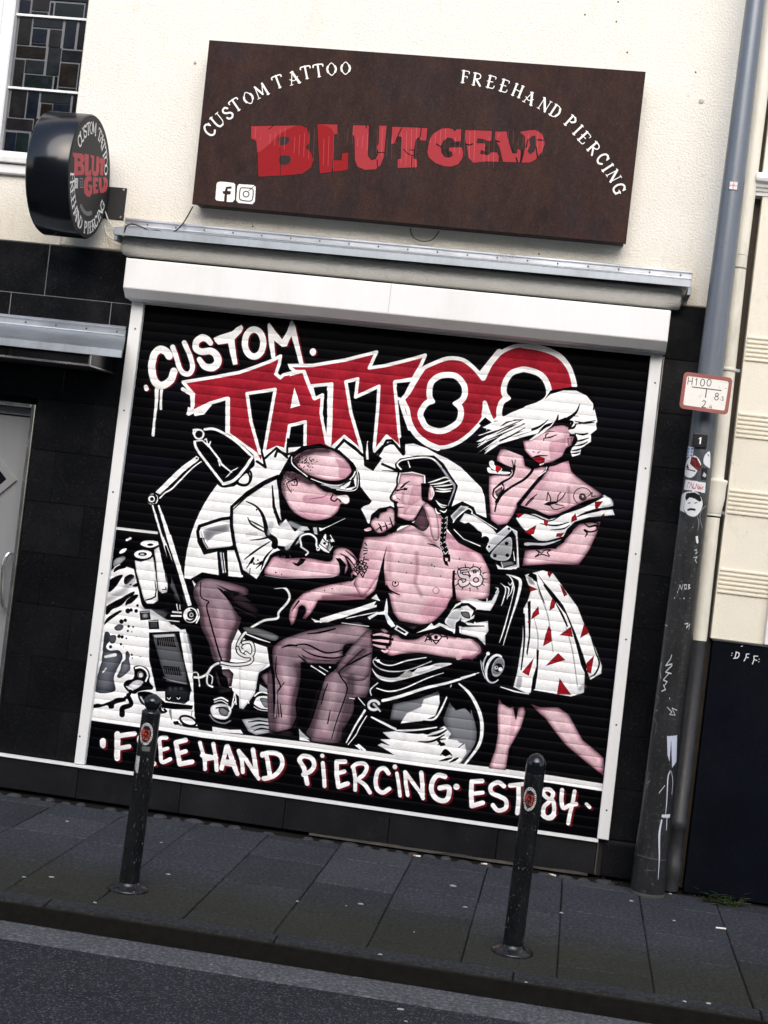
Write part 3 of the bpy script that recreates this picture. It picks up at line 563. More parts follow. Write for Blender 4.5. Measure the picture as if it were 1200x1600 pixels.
    for a_ in range(13):
        v = a_ * .483 + .1; x, y = 968 + 112 * math.cos(v), 1062 + 82 * math.sin(v); S(K, (7, 3), [[x, y], [x + 28 * math.cos(v), y + 28 * math.sin(v)]])
    # rose tattoo on the arm
    for i in range(9):
        v = i * .7; x, y = 115 + 42 * math.cos(v), 985 + 42 * math.sin(v); S(K, 6, [[x - 14, y - 8], [x + 2, y + 16], [x + 16, y - 8], [x, y - 16], [x - 14, y - 8]])
    S(K, 6, [[115 + 20 * math.cos(v) * (1 - v / 14), 985 + 20 * math.sin(v) * (1 - v / 14)] for v in np.linspace(0, 11, 30)])
    for q in ('150,790 165,810', '145,830 165,835', '140,880 165,870', '150,920 180,925', '130,960 145,900', '60,1050 40,1090 70,1060', '120,1040 135,1060 150,1020', '140,850 170,850'): S(K, 7, q)
    P(K, '55,1030 90,1050 60,1085 40,1090 ')
    # fist
    P(K, '110,690 150,650 185,640 200,570 260,520 320,510 350,500 390,520 400,600 420,640 370,700 310,740 250,740 190,710')
    P(SK, '195,640 230,590 255,600 270,560 315,545 330,520 370,525 385,570 385,640 350,675 280,712 240,705', True, edge=SKE, er=3); P(SK, '145,685 190,670 200,690 160,700', True)
    S(K, (4, 10, 5), '255,640 275,665 285,700'); S(K, (4, 9, 4), '305,630 320,660 320,690'); S(K, (4, 9, 4), '345,590 360,640 365,670'); S(K, 6, '240,690 265,670 280,695'); S(K, 6, '290,665 320,655 330,680'); S(K, 6, '340,645 362,640 370,665'); S(K, (3, 7, 3), '215,600 235,570 250,560')
    # head
    FC = '428,250 520,245 610,265 612,330 592,440 640,480 602,505 545,600 510,618 455,605 400,590 405,505 378,480 345,440 382,400 398,350 412,330'
    P(SK, FC, False, edge=SKE, er=3); P(SK2, '520,350 600,330 600,440 520,500 470,540', a=.6); S((150, 110, 120), 10, '430,260 600,270', soft=30, a=.6, clip=FC); S((150, 110, 120), 6, '450,400 440,460 470,520 460,560', soft=20, a=.5, clip=FC)
    S(K, 12, '415,240 402,300 398,350 350,435 375,470', sm=True); S(K, (5, 14, 9, 4), '425,365 445,350 470,325 500,310', sm=True); P(K, '390,375 430,370 485,360 480,380 440,378 400,390'); c.dot(K, 462, 370, 11); S((60, 40, 46), 5, '400,440 420,450 425,460', sm=True); P(W, '365,425 385,415 400,445 375,448')
    P(K, '370,455 410,470 405,600 440,605 440,640 380,620 380,520'); P(SK, '405,480 455,490 455,520 410,515', True); S(K, 5, '410,512 455,512'); S(K, 10, '400,590 455,612 510,622 545,602 600,508', sm=True)
    P(K, '392,215 382,175 425,132 560,108 690,108 765,170 820,260 878,345 862,400 830,500 800,585 745,580 700,535 640,480 600,462 592,440 588,325 625,325 620,262 520,235 430,245')
    S(W, 12, '432,215 405,185 415,160 460,140 600,122 680,135 745,195', sm=True); S(K, 20, '285,175 400,225'); S(K, (3, 10), '285,225 410,235'); S(W, 9, '488,155 502,200')
    S((170, 172, 180), (6, 16, 22, 14, 6), '700,150 760,220 820,310 850,360 800,500', sm=True, a=.9)
    for q in ('645,320 700,305 770,280 800,285', '660,335 740,325 820,300', '690,350 760,345 830,335', '705,365 770,372 830,365', '700,385 760,390 820,385'): S(W, (4, 14, 6), q, sm=True)
    P(SK, '655,350 680,350 692,400 670,455 645,450', True, edge=SKE, er=2); S(W, 7, '665,350 690,400 670,450', sm=True); S((120, 80, 90), 5, '655,375 665,420', sm=True)
    for q in ('705,460 740,490 790,500', '715,480 750,510 780,512', '700,520 715,555 740,560', '735,535 770,550 790,530'): S(W, (4, 12, 4), q, sm=True)
    for i in range(8):
        x, y = 768 - i * 1.5 - (i > 3) * (i - 3) * 4, 600 + i * 38
        if i > 4: x = 745 + (i - 4) * 12
        S(K, 42, [[x, y - 16], [x + 2, y + 20]]); S((220, 218, 220), 6, [[x - 18, y - 8], [x, y + 12], [x + 18, y - 10]]); S((220, 218, 220), 5, [[x - 16, y + 12], [x, y + 22]])
    P(K, '760,880 815,880 818,940 795,935 805,975 775,960 760,920'); P(SK, '775,905 800,910 795,935 780,930')
    # belt, forearm of the customer, jacket folds
    T(500, 880)
    P(W, '0,432 150,385 300,345 445,325 440,342 330,372 180,425 0,465'); S(W, (5, 9, 4), '205,430 350,400 450,380'); S(W, 6, '170,465 280,480 380,492'); P(W, '400,275 440,240 455,270 470,295'); P(W, '370,420 440,385 500,375 520,270 530,340 528,400 555,440 590,490 560,500 530,470 505,400 450,400 385,440'); S((190, 210, 220), 14, '515,380 525,440', soft=8, a=.7)
    P(W, '600,482 692,540 670,565 580,515'); P(K, '610,498 672,538 660,550 597,512')
    P(K, '560,420 620,460 700,478 780,478 850,470 760,540 690,520 600,480'); P((70, 56, 62), '640,480 720,490 780,485 730,520', edge=K, er=2)
    P(W, '750,545 830,505 870,465 890,490 930,465 1000,490 1050,540 1000,520 940,490 890,510 850,520')
    P(W, '1010,390 1060,320 1140,285 1230,280 1230,300 1130,300 1060,340'); P(LG, '975,460 1000,410 1050,360 1150,350 1190,370 1120,390 1090,440 1060,470 1050,550 1015,500', True, edge=W, er=3); P(LG, '1110,410 1180,400 1170,440 1130,440', True, edge=W); P(W, '1085,490 1200,520 1230,560 1090,545'); P(W, '1130,460 1230,480 1230,500 1150,480')
    FO = '555,570 600,560 640,590 700,597 760,590 830,555 900,545 1010,570 1080,580 1200,590 1200,590 1200,744 1150,745 1020,740 880,715 780,700 650,705 560,722 520,700 540,640'
    P(SK, FO, True, edge=SKE, er=4); P(SK2, '1070,590 1200,592 1220,740 1110,740', a=.6)
    for q in ('820,610 850,550 870,610', '840,570 870,580 855,600', '955,575 990,570 995,590'): S(K, 7, q)
    S(K, 7, c.ell(905, 575, 42, 28) + [[947, 575]]); c.dot(K, 905, 578, 15); S(K, 7, '880,600 905,630 930,605'); S(K, 6, '820,560 860,590 830,600')
    P(K, '395,560 470,500 560,550 575,590 560,630 540,660 520,700 470,690 410,650'); P((150, 120, 128), '460,510 500,505 550,540 500,548', edge=K, er=2)
    for q in ('415,560 480,555 560,575', '412,600 480,605 560,615', '415,635 470,650 540,660', '480,680 510,690 525,680'): S(SK, (8, 22, 20), q, sm=True)
    for x, y in ((552, 572), (548, 615), (525, 655)): c.dot(K, x, y, 12); c.dot((70, 50, 56), x, y, 8)
    # ---------------- chair: seat folds, lever, foot
    P(K, '420,740 520,730 700,715 900,720 1100,750 1200,760 1260,900 1100,900 900,960 700,1060 520,1100 400,1100 390,900')
    S(W, (6, 14, 6, 12, 6), '430,755 450,760 500,790 570,795 680,760 830,735', sm=True); c.dot(W, 455, 762, 12); S(LG, (6, 10, 8), '440,735 415,770 460,820 560,845 700,830 870,765', sm=True)
    P(LG, '405,820 450,870 540,895 620,885 680,835 720,850 830,810 920,780 1030,785 900,830 780,870 640,910 540,925 450,895', True, edge=W, er=3); P(W, '720,860 760,820 900,790 850,830'); P((150, 150, 146), '620,885 690,840 720,860 700,890', True)
    S(W, (6, 12, 10, 4), '440,975 540,1000 660,975 830,900 965,855', sm=True); S(W, (22, 24, 20, 14), '490,1072 620,1040 820,975 1010,930 1210,865', sm=True); S((210, 220, 226), 9, '450,935 395,985 400,1030', sm=True)
    S((220, 220, 222), 20, [[420 + 42 * math.cos(v), 1108 + 36 * math.sin(v)] for v in np.linspace(.9, 6.0, 20)]); S(LG, (20, 12), '420,1100 470,1155'); S(W, 7, '300,1050 350,1110'); S(W, 12, '350,1145 320,1200'); S(W, 6, '230,1052 270,1058')
    T(540, 1060)
    S(W, (18, 14, 10), '150,250 80,360 5,500'); S(W, (6, 10, 6), '165,290 110,380 80,440 20,515', sm=True); S(W, (10, 18, 20, 14, 10), '200,300 300,350 410,400 560,400 710,380', sm=True)
    P(GR, '370,200 560,160 720,100 735,120 600,240 450,330 345,320', edge=DG, er=4); P(W, '730,125 735,190 700,290 600,330 430,350 450,310 480,270 590,220 610,160', edge=(220, 222, 224), er=2)
    S(W, (6, 16, 14), '825,50 770,190 700,310 620,320', sm=True)
    P(GR, '820,160 960,150 1010,250 1040,400 1030,520 990,600 930,670 860,650 800,450 760,320', edge=DG, er=8); P(K, '760,80 900,50 970,160 980,280 930,230 860,250 820,200')
    P(K, '830,60 880,60 960,130 1010,230 960,200 840,170')
    S(W, (10, 26, 28, 26, 14), '885,40 970,120 1040,250 1065,380 1040,520 930,672', sm=True); S(K, (6, 26, 22, 16, 6), '950,150 1010,290 1035,420 1010,530 910,660', sm=True)
    P(W, '290,420 400,410 560,420 640,440 770,370 825,430 800,470 870,480 890,500 930,510 945,580 900,650 880,665 700,640 500,620 400,610 340,570 250,520 280,505 350,525 270,475 350,475', edge=(214, 216, 216), er=3)
    P(K, '400,400 560,395 720,375 780,370 770,350 700,340 560,365 380,360'); 
    for q in ('400,412 560,425 680,410 760,390', '565,490 640,495 700,480 770,440', '720,520 740,500 720,480 780,470', '740,600 780,560 830,600', '730,645 790,630 830,620', '810,655 850,635 880,620', '640,450 720,440 790,400', '880,540 920,510'): S(K, (3, 18, 6), q, sm=True)
    P(K, '720,495 770,500 780,520 740,530'); P(K, '745,590 775,550 790,570 820,590 780,610'); S(W, 18, '100,520 150,560'); P(W, '70,520 100,520 130,570')
    # ---------------- chair back and headrest
    T(540, 690)
    P(K, '800,520 910,465 1000,510 1020,560 1200,640 1300,640 1400,900 1400,1100 1120,1000 1060,880 880,790 790,680')
    P(GR, '820,580 900,500 960,510 930,540 840,620', edge=W, er=3); S(W, 9, '840,630 870,590 950,525 985,540 985,560 ', sm=True); P(W, '890,620 930,560 1010,580 1150,680 1180,720 1110,800 1090,780 1060,740 1040,700 1000,660 960,630 930,640', edge=LG, er=2)
    for x, y in ((940, 660), (985, 690), (1035, 720), (1090, 760)): c.dot(K, x, y + 8, 30)
    P(K, '890,640 960,640 1000,700 1050,760 1060,820 900,700'); S(W, 7, '845,685 920,760 1050,815'); S(W, 5, '985,560 1180,685')
    T(740, 690)
    P(K, '90,830 260,640 390,660 400,1010 180,1010')
    P(LG, '95,830 130,760 260,655 340,700 355,980 290,1000 190,995 160,920', edge=W, er=3); P(K, '115,870 300,690 340,760 335,960 230,990 180,960'); P((150, 152, 154), '130,890 200,800 280,745 300,800 280,910 200,930', True, edge=LG, er=3)
    for x, y in ((257, 795), (165, 890), (262, 888)): c.dot(K, x, y, 14)
    S(W, 5, '205,990 330,992 350,960 330,720'); P((120, 122, 124), '200,940 300,930 330,960 220,985', edge=K, er=2); S(W, 6, '310,860 320,930'); S(W, 5, '215,940 228,985'); c.dot(K, 275, 680, 10); c.dot(K, 120, 820, 9)
    T(720, 880)
    P(K, '230,60 500,60 500,660 340,700 150,700 200,600 220,400')
    S(W, (5, 22, 26, 10, 5), '355,88 430,110 465,150 440,280 380,470 330,640', sm=True); S(K, (3, 14, 4), '430,130 420,230 380,400', sm=True)
    for q in ('270,190 290,200 270,230', '310,155 350,200 330,290 315,330', '370,150 385,170 405,150 395,220 370,260', '345,180 375,200 360,280', '410,240 340,500 300,620', '365,90 400,130 415,200 400,270'): S(W, (3, 11, 4), q, sm=True)
    P(W, '0,285 80,270 180,300 240,290 290,200 300,220 270,300 230,370 140,380 90,440 120,465 210,450 215,530 190,560 190,640 130,580 0,550 0,500 100,490 0,450', edge=LG, er=3); P(K, '0,310 60,310 120,350 110,400 80,420 100,370 50,330 0,340'); P(K, '120,360 220,370 200,400 120,430 100,470 30,460 100,430'); S(K, (12, 6), '20,490 180,490'); P((100, 100, 102), '0,380 60,380 70,430 20,420', True, edge=K, er=2)
    P(K, '0,560 110,575 190,650 150,700 130,600 0,585'); P(SK, '-40,592 20,590 80,592 120,620 150,650 155,690 130,715 80,738 20,744 -40,742', True); S(SKE, 12, '20,740 90,732 150,690 140,645 100,605', soft=26, a=.6, sm=True)
    P(K, c.ell(255, 820, 105, 135, .2), True); S((226, 228, 230), (8, 16, 22, 16), [[265 + 66 * math.cos(v) - 20 * math.sin(v), 825 + 108 * math.sin(v)] for v in np.linspace(.9, 5.2, 24)]); P(GR, c.ell(290, 810, 46, 78, .35), True, edge=LG, er=2); P(K, c.ell(292, 815, 34, 34, .2), True)
    c.dot(W, 308, 828, 16); c.dot(LG, 275, 815, 15); c.dot(K, 278, 812, 6); S(LG, (6, 14, 6), '215,695 175,780 185,850', sm=True); S((200, 202, 204), 6, '155,760 165,830 190,900', sm=True); c.dot(W, 212, 705, 14)
    S(W, (8, 5), '0,892 140,855'); S(W, (6, 12, 5), '310,965 420,1000 530,1022')
    # ---------------- woman: dress skirt
    P(W, '500,90 640,55 720,80 800,190 910,340 960,470 1010,570 1060,690 1100,800 1095,860 1010,910 970,800 960,1010 860,1040 570,990 525,1022 410,965 440,850 480,600 490,350 520,300 545,220', edge=(206, 208, 210), er=3)
    P(K, '590,70 650,150 730,240 800,330 850,440 900,560 950,700 985,810 970,860 940,800 900,640 860,500 820,400 740,300 640,150'); P(K, '520,300 545,290 545,450 540,590 520,720 510,700 530,560'); S(K, (16, 10, 14, 8), '490,400 495,600 470,830', sm=True); P(K, '545,70 590,90 600,150 560,130 520,100')
    P(K, '590,670 610,680 600,850 580,980 545,1010 560,900 590,800'); P(K, '575,85 600,160 625,230 660,320 640,300 610,220'); S(K, (4, 14, 10), '740,310 790,400 830,490', sm=True); S(K, (10, 14), '650,170 740,300')
    S(GR, (6, 12, 6), '600,210 660,350 690,470 720,700', sm=True, a=.7); S(GR, (4, 10, 6), '570,420 600,560 600,680', sm=True, a=.7); S(GR, (5, 10, 8), '820,500 870,680 910,960', sm=True, a=.7); S(GR, 30, '460,900 450,960', soft=10, a=.6); S(GR, 20, '930,980 960,960', soft=20, a=.6)
    P((130, 130, 132), '505,90 560,120 590,180 530,160', edge=W, er=2); S(K, (3, 8, 12, 5), '1020,590 1050,690 1080,780 1050,860 1005,890', sm=True)
    DR = (150, 24, 34)
    for q in ('680,60 712,78 692,112 675,85', '770,160 800,190 832,245 805,260', '525,170 600,205 545,220', '605,335 612,395 548,440 560,390', '715,270 740,300 730,345 690,372 700,310', '685,488 705,520 708,610 640,648 660,560', '770,560 858,495 875,575', '930,585 960,475 1000,530 990,550', '570,738 530,878 478,850', '660,802 760,700 815,755', '770,898 862,1028 750,1022', '980,780 1040,720 1015,860 985,850', '530,440 545,440 535,470 518,460'):
        P(DR, q, edge=(96, 12, 20), er=2)
    # woman's legs
    T(720, 1080)
    P(SK, '300,60 320,95 380,130 410,120 430,230 450,130 490,120 505,160 470,280 420,370 375,450 350,615 215,600 270,450 290,330 285,150', edge=SKE, er=4); P(K, '405,100 425,220 440,150 455,120 430,100'); P(SK2, '400,150 430,240 400,400 370,430', a=.5)
    P(SK, '550,100 620,125 760,125 840,180 890,270 950,380 1060,470 1115,520 1115,660 1000,570 820,420 740,320 660,210 590,150', edge=SKE, er=5)
    # torso, arms
    T(740, 690)
    P(K, '380,500 780,470 1000,420 1090,500 1100,560 980,640 640,830 380,850 330,600')
    SH = '600,180 740,150 760,230 800,270 900,340 1000,410 990,430 880,460 770,510 690,560 590,580 490,550 380,520 360,480 430,390 560,250'
    P(SK, SH, False, edge=SKE, er=4); S(SK2, 60, '620,200 740,190', soft=60, a=.7, clip=SH); S(SK2, 30, '400,480 560,300', soft=50, a=.5, clip=SH); S((150, 110, 120), 8, '740,360 745,500 700,540', soft=24, a=.6, clip=SH)
    P(SK, '740,720 830,640 990,625 960,720 900,850 820,960 600,955 380,970 400,850 640,830 700,790', edge=SKE, er=5)
    AR = '210,60 340,50 385,80 400,190 440,215 460,215 430,250 320,370 370,330 570,190 555,190 590,200 540,290 430,380 350,480 310,570 260,640 190,650 130,610 115,400 120,270 250,270 300,220 330,200 200,150 185,110'
    P(SK, '210,60 340,50 385,80 400,190 460,215 560,190 590,215 540,290 430,390 350,480 310,570 260,640 190,650 135,615 118,400 120,270 290,240 180,150 185,110', edge=SKE, er=4); P(SK2, '115,560 310,560 260,640 190,655', a=.4)
    P(K, '100,235 140,150 200,180 290,210 300,240 280,268 150,262'); P(W, '115,240 105,205 130,205 150,225 280,238 260,255 160,250', True); P(W, '120,165 150,155 170,190 220,210 200,235 140,210', True); P(DR, '172,178 205,195 218,215 185,245 170,225'); c.dot(W, 140, 168, 20)
    S(K, (10, 22, 12), '190,160 260,200 320,215', sm=True); S(K, 6, '298,145 308,180 305,230', sm=True); S(K, 5, '325,145 318,190'); S(K, (14, 10, 16, 8), '320,190 300,270 220,320 160,370', sm=True)
    S(K, (8, 18, 14, 24), '385,90 415,180 460,215 400,290 300,350 220,410 180,470', sm=True); S(K, 10, '180,470 165,545'); S(K, 10, '220,320 235,370 190,430', sm=True); P((130, 120, 124), '165,390 220,350 225,380 180,430', edge=K, er=2); S(K, (12, 6), '160,370 150,420 180,455', sm=True); S(LG, 5, '240,320 235,360')
    S(K, (8, 22, 24, 26), '590,190 520,280 430,390 350,490', sm=True); S(W, 6, '575,190 560,230 510,270'); P(K, '310,570 370,500 400,540 340,600 300,680 260,650')
    S(K, (4, 6), '470,440 410,500', sm=True); S(K, (3, 9, 3), '495,410 440,455 400,500', sm=True)
    # swallow and other small tattoos
    P(K, '545,490 580,470 640,465 660,480 620,490 580,500'); S(K, 5, '578,395 570,460'); S(K, 6, '578,395 600,440 598,470', sm=True); S(K, 5, '650,470 660,420 680,395'); S(K, 6, '715,400 690,440 650,470', sm=True); S(K, 5, '600,500 620,525 650,530 710,510', sm=True); S(K, 5, '640,490 700,500 '); S(K, 5, '560,490 600,500')
    S(K, 5, [[850 + 70 * math.cos(v), 425 + 65 * math.sin(v)] for v in np.linspace(2.2, 5.9, 22)], a=.8); S(K, 6, [[850 + 30 * math.cos(v) * (1 - v / 22), 430 + 30 * math.sin(v) * (1 - v / 22)] for v in np.linspace(0, 16, 40)], a=.8); S(K, 5, '890,430 925,395 920,430 950,425', a=.8)
    S(K, (5, 14, 8, 14, 6), '865,640 900,665 955,655 960,690 905,705 865,690 885,715 870,742', sm=True); S(K, (6, 10), '855,625 960,635 970,665', sm=True)
    S(K, 6, '485,845 510,870 480,900 530,880 590,895 575,865 600,845 550,850 530,870 500,850', sm=True)
    # dress top
    P(W, '360,565 480,565 590,610 700,555 800,530 950,460 1020,415 1075,450 1090,500 1010,520 850,550 1085,530 1100,572 900,590 790,625 730,680 700,740 660,750 540,785 440,740 370,660 330,600', edge=(206, 208, 210), er=3)
    S(K, (14, 24, 16, 24, 8), '380,510 480,545 600,590 720,550 860,500 1010,430', sm=True); S(K, (3, 14, 22, 4), '800,590 870,560 960,535 1085,510', sm=True); S(K, (4, 10, 3), '400,560 480,580 590,620 690,570', sm=True); S(K, (4, 12, 4), '520,640 640,655 740,630', sm=True); S(K, (3, 10, 3), '600,690 700,680 750,650', sm=True)
    P(K, '330,630 400,690 500,770 620,780 700,740 760,690 800,650 760,720 650,825 520,800 400,740'); S(LG, (6, 26, 18, 4), '400,800 420,800 560,800 680,765', sm=True); S(K, (10, 12), '385,850 450,815 640,830', sm=True)
    for q in ('330,560 400,560 345,600', '545,600 585,620 570,662 550,650', '490,650 470,720 440,728 395,705', '710,712 680,745 640,742 650,715', '795,560 808,610 760,630 765,590', '945,470 1010,465 965,525 948,520', '1020,560 1020,585 980,590'):
        P(DR, q, edge=(96, 12, 20), er=2)
    S(LG, (6, 20, 8), '1060,440 1080,490 1000,510', sm=True, a=.7)
    # face
    T(780, 530)
    P(K, '20,850 160,840 240,780 350,700 440,670 560,680 590,760 560,930 500,960 430,990 340,1000 200,920')
    FA2 = '185,795 240,790 330,730 430,680 500,672 560,700 545,760 585,760 560,830 520,850 490,915 420,955 330,975 250,925 200,870'
    P(SK, FA2, False, edge=SKE, er=3); P(SK2, '400,800 520,770 520,850 490,910 400,940 385,850', a=.7); S(SK2, 40, '450,690 520,700 540,760', soft=30, a=.6, clip=FA2)
    S(K, (3, 9, 3), '345,775 400,765 450,745', sm=True); S(K, (3, 6), '350,775 345,790'); S(K, (4, 8, 3), '360,770 365,745 385,735', sm=True); S((120, 100, 110), (3, 14, 5), '330,740 380,722 430,720', sm=True)
    S(K, 4, '262,878 272,882'); S(K, (6, 3), '300,888 320,875'); P((130, 22, 34), '262,940 290,915 320,918 355,930 345,955 310,970 280,960', True); S(K, (5, 10, 4), '250,930 300,912 375,910', sm=True); S(K, (3, 8), '262,942 310,970 350,955', sm=True)
    P(SK2, '530,775 570,765 560,830 535,830', edge=SKE, er=2)
    S(K, (24, 16, 20, 28, 40), '195,900 250,940 330,985 430,970 510,930 560,870', sm=True); S(SK, (14, 8), '320,980 345,972')
    # hair
    P(K, '-60,830 -30,790 150,600 340,490 400,400 560,372 660,372 740,430 760,560 770,650 700,800 640,920 560,930 600,740 520,640 430,660 300,760 150,800 40,840')
    P(W, '-130,690 -60,650 0,625 100,590 210,520 340,480 400,430 500,400 600,402 680,440 730,500 752,580 765,640 755,660 760,705 715,740 715,800 640,850 630,900 570,918 555,880 590,800 600,740 560,740 540,720 560,640 520,610 440,640 380,700 300,760 260,785 230,790 300,735 200,760 100,790 0,820 -120,900 -90,860 20,770 -80,830 -170,890 60,720 -60,780 -180,850 -90,770 60,680 -140,800 -180,800 0,700 -60,710')
    S(K, (4, 12, 6), '60,700 200,690 330,640 420,600', sm=True, a=0.0)
    for w_, q in (((3, 12, 4), '0,690 80,640 190,628'), ((3, 12, 5), '-20,740 100,680 190,658'), ((4, 22, 14, 3), '0,790 150,740 300,690 380,630'), ((3, 20, 20, 5), '300,740 360,680 440,650 460,590'), ((3, 14, 26), '628,505 600,570 540,620'), ((3, 8, 20), '620,600 560,605 500,650'), ((3, 10, 3), '590,665 680,650 750,635'), ((3, 12, 4), '590,640 660,655 740,650'), ((10, 16, 12), '540,640 570,650 545,700'), ((6, 16, 6), '540,700 580,690 600,660'), ((3, 14, 6), '590,735 650,745 690,735'), ((8, 18, 10), '590,745 600,790 570,840'), ((3, 12, 3), '580,800 640,790 700,770'), ((3, 12, 3), '575,835 640,825 690,800'), ((3, 12, 3), '565,870 610,865 660,845'), ((3, 10, 3), '560,895 600,890 630,880'), ((3, 9, 3), '-40,640 40,640 110,620'), ((20, 26), '440,655 540,665'), ((4, 8), '740,500 735,550')):
        S(K, w_, q, sm=True)
    S(W, (3, 8, 3), '330,740 400,680 430,640', sm=True)
    T(600, 470)
    for q in ('800,1010 840,960 1000,925', '740,1052 860,1010 1010,950', '735,1120 880,1060 1080,950', '790,1170 900,1080 1060,990', '920,1110 1000,1060 1140,1010'): S(W, (4, 12, 22), q, sm=True)
    for q in ('810,1050 900,1010 1080,930', '800,1090 900,1050 1100,960', '900,1100 1000,1050 1100,990'): S(K, (3, 9, 3), q, sm=True)
    # airbrush mottling, overspray and wear
    g = np.random.RandomState(3); h, w = c.h, c.w
    def field(n, seed):
        r = np.random.RandomState(seed).rand(h // n + 3, w // n + 3).astype(np.float32); ys = np.arange(h) / n; xs = np.arange(w) / n
        y0 = ys.astype(int); x0 = xs.astype(int); fy = (ys - y0)[:, None]; fx = (xs - x0)[None]; fy = fy * fy * (3 - 2 * fy); fx = fx * fx * (3 - 2 * fx)
        return (r[y0][:, x0] * (1 - fy) * (1 - fx) + r[y0 + 1][:, x0] * fy * (1 - fx) + r[y0][:, x0 + 1] * (1 - fy) * fx + r[y0 + 1][:, x0 + 1] * fy * fx).astype(np.float32)
    a = c.a; f1 = field(70, 1) * .6 + field(28, 2) * .4 - .5; f2 = field(6, 3) - .5; f3 = field(90, 4)
    pink = ((a[..., 0] - a[..., 1] > .03) & (a[..., 0] - a[..., 1] < .28) & (a[..., 0] > .3)).astype(np.float32)
    red = ((a[..., 0] - a[..., 1] > .35)).astype(np.float32); wht = (a.min(2) > .75).astype(np.float32)
    k_ = 1 + pink * (f1 * .26 + f2 * .08) + red * (f1 * .3 + f2 * .14) + wht * (np.minimum(f1, 0) * .14 + f2 * .05)
    a *= k_[..., None]; warm = pink * np.clip(f3 - .5, 0, 1) * .25; a[..., 1] -= warm * .28; a[..., 2] -= warm * .2
    # a soft halo where the can's spray went past the lines
    m = (a.min(2) > .6).astype(np.float32); n_ = 4; sm = m[:h // n_ * n_, :w // n_ * n_].reshape(h // n_, n_, w // n_, n_).mean((1, 3)); sm = c.blur(sm, 3); sm = np.repeat(np.repeat(sm, n_, 0), n_, 1)
    v = a[:sm.shape[0], :sm.shape[1]]; dk = (v.max(2) < .08); v += (sm * dk * .10)[..., None] * np.array((.5, .55, .8), np.float32)
    np.clip(a, 0, 1, out=a)
# serif-like brush letters for the curved captions: (weight, points) in a box 1 high, y down
GL = {
 'C': (.72, [(1, '.62,.22 .45,.04 .2,.12 .08,.5 .2,.88 .45,.97 .66,.8'), (.7, '.64,.08 .64,.3')]),
 'U': (.78, [(1, '.12,.0 .13,.65 .25,.95 .5,.97'), (.5, '.5,.97 .66,.8 .7,.5 .7,.02'), (.5, '.0,.02 .26,.02'), (.5, '.58,.02 .82,.02')]),
 'S': (.6, [(1, '.5,.2 .36,.04 .14,.1 .08,.28 .22,.45 .46,.58 .54,.78 .36,.96 .12,.9 .05,.76')]),
 'T': (.76, [(1, '.38,.04 .38,.98'), (.7, '.02,.22 .08,.06 .7,.06 .76,.22'), (.4, '.26,.98 .5,.98')]),
 'O': (.86, [(1.1, '.16,.3 .1,.5 .16,.72'), (1.1, '.7,.3 .76,.5 .7,.72'), (.5, '.16,.3 .43,.03 .7,.3'), (.5, '.16,.72 .43,.97 .7,.72')]),
 'M': (1.05, [(.5, '.12,.98 .2,.02'), (1, '.2,.05 .52,.8'), (.5, '.52,.8 .82,.02'), (1.1, '.82,.05 .9,.98'), (.4, '.0,.98 .24,.98'), (.4, '.78,.98 1.02,.98')]),
 'A': (.86, [(.5, '.1,.98 .42,.05'), (1.2, '.42,.05 .74,.98'), (.5, '.1,.55 .42,.72 .74,.5'), (.4, '.0,.98 .22,.98'), (.4, '.62,.98 .86,.98'), (.7, '.3,.06 .5,.02')]),
 'F': (.62, [(1.1, '.16,.03 .16,.98'), (.5, '.02,.03 .56,.05 .6,.22'), (.5, '.16,.48 .46,.46 .48,.58'), (.4, '.02,.98 .3,.98')]),
 'R': (.74, [(1.1, '.16,.03 .16,.98'), (.6, '.02,.03 .4,.03 .6,.16 .56,.4 .2,.5'), (1, '.3,.5 .68,.98'), (.4, '.02,.98 .28,.98')]),
 'E': (.66, [(1.1, '.16,.03 .16,.98'), (.5, '.02,.03 .58,.04 .62,.2'), (.5, '.0,.5 .46,.48'), (.5, '.02,.98 .56,.97 .64,.76')]),
 'H': (.8, [(1.1, '.14,.02 .14,.98'), (1.1, '.66,.02 .66,.98'), (.5, '.14,.46 .66,.5'), (.4, '.02,.98 .26,.98'), (.4, '.54,.98 .78,.98'), (.4, '.02,.02 .26,.02'), (.4, '.54,.02 .78,.02')]),
 'N': (.86, [(.5, '.12,.98 .16,.02'), (1.2, '.16,.03 .7,.95'), (.5, '.7,.95 .74,.02'), (.4, '.0,.98 .24,.98'), (.4, '.64,.02 .86,.02'), (.4, '.02,.02 .2,.02')]),
 'D': (.8, [(1.1, '.16,.03 .16,.98'), (.5, '.02,.03 .4,.03 .6,.15'), (1.1, '.6,.15 .7,.5 .58,.84'), (.5, '.58,.84 .4,.98 .02,.98')]),
 'P': (.66, [(1.1, '.16,.03 .16,.98'), (.6, '.02,.03 .4,.03'), (1, '.4,.03 .6,.26 .42,.5'), (.5, '.42,.5 .18,.54'), (.4, '.02,.98 .3,.98')]),
 'I': (.32, [(1.1, '.16,.02 .16,.98'), (.4, '.02,.02 .3,.02'), (.4, '.02,.98 .3,.98')]),
 'G': (.82, [(1, '.64,.2 .45,.04 .2,.12 .08,.5 .2,.88 .45,.97 .64,.88'), (1, '.66,.92 .66,.56'), (.5, '.5,.56 .8,.56'), (.6, '.66,.06 .66,.28')]),
 'B': (.7, [(1.6, '.16,.05 .16,.95'), (1.3, '.1,.08 .45,.1 .55,.28 .4,.48 .2,.48'), (1.3, '.4,.48 .6,.66 .5,.9 .1,.93')]),
 'L': (.6, [(1.6, '.16,.05 .16,.93'), (1.3, '.16,.9 .5,.9 .52,.7')]),
}
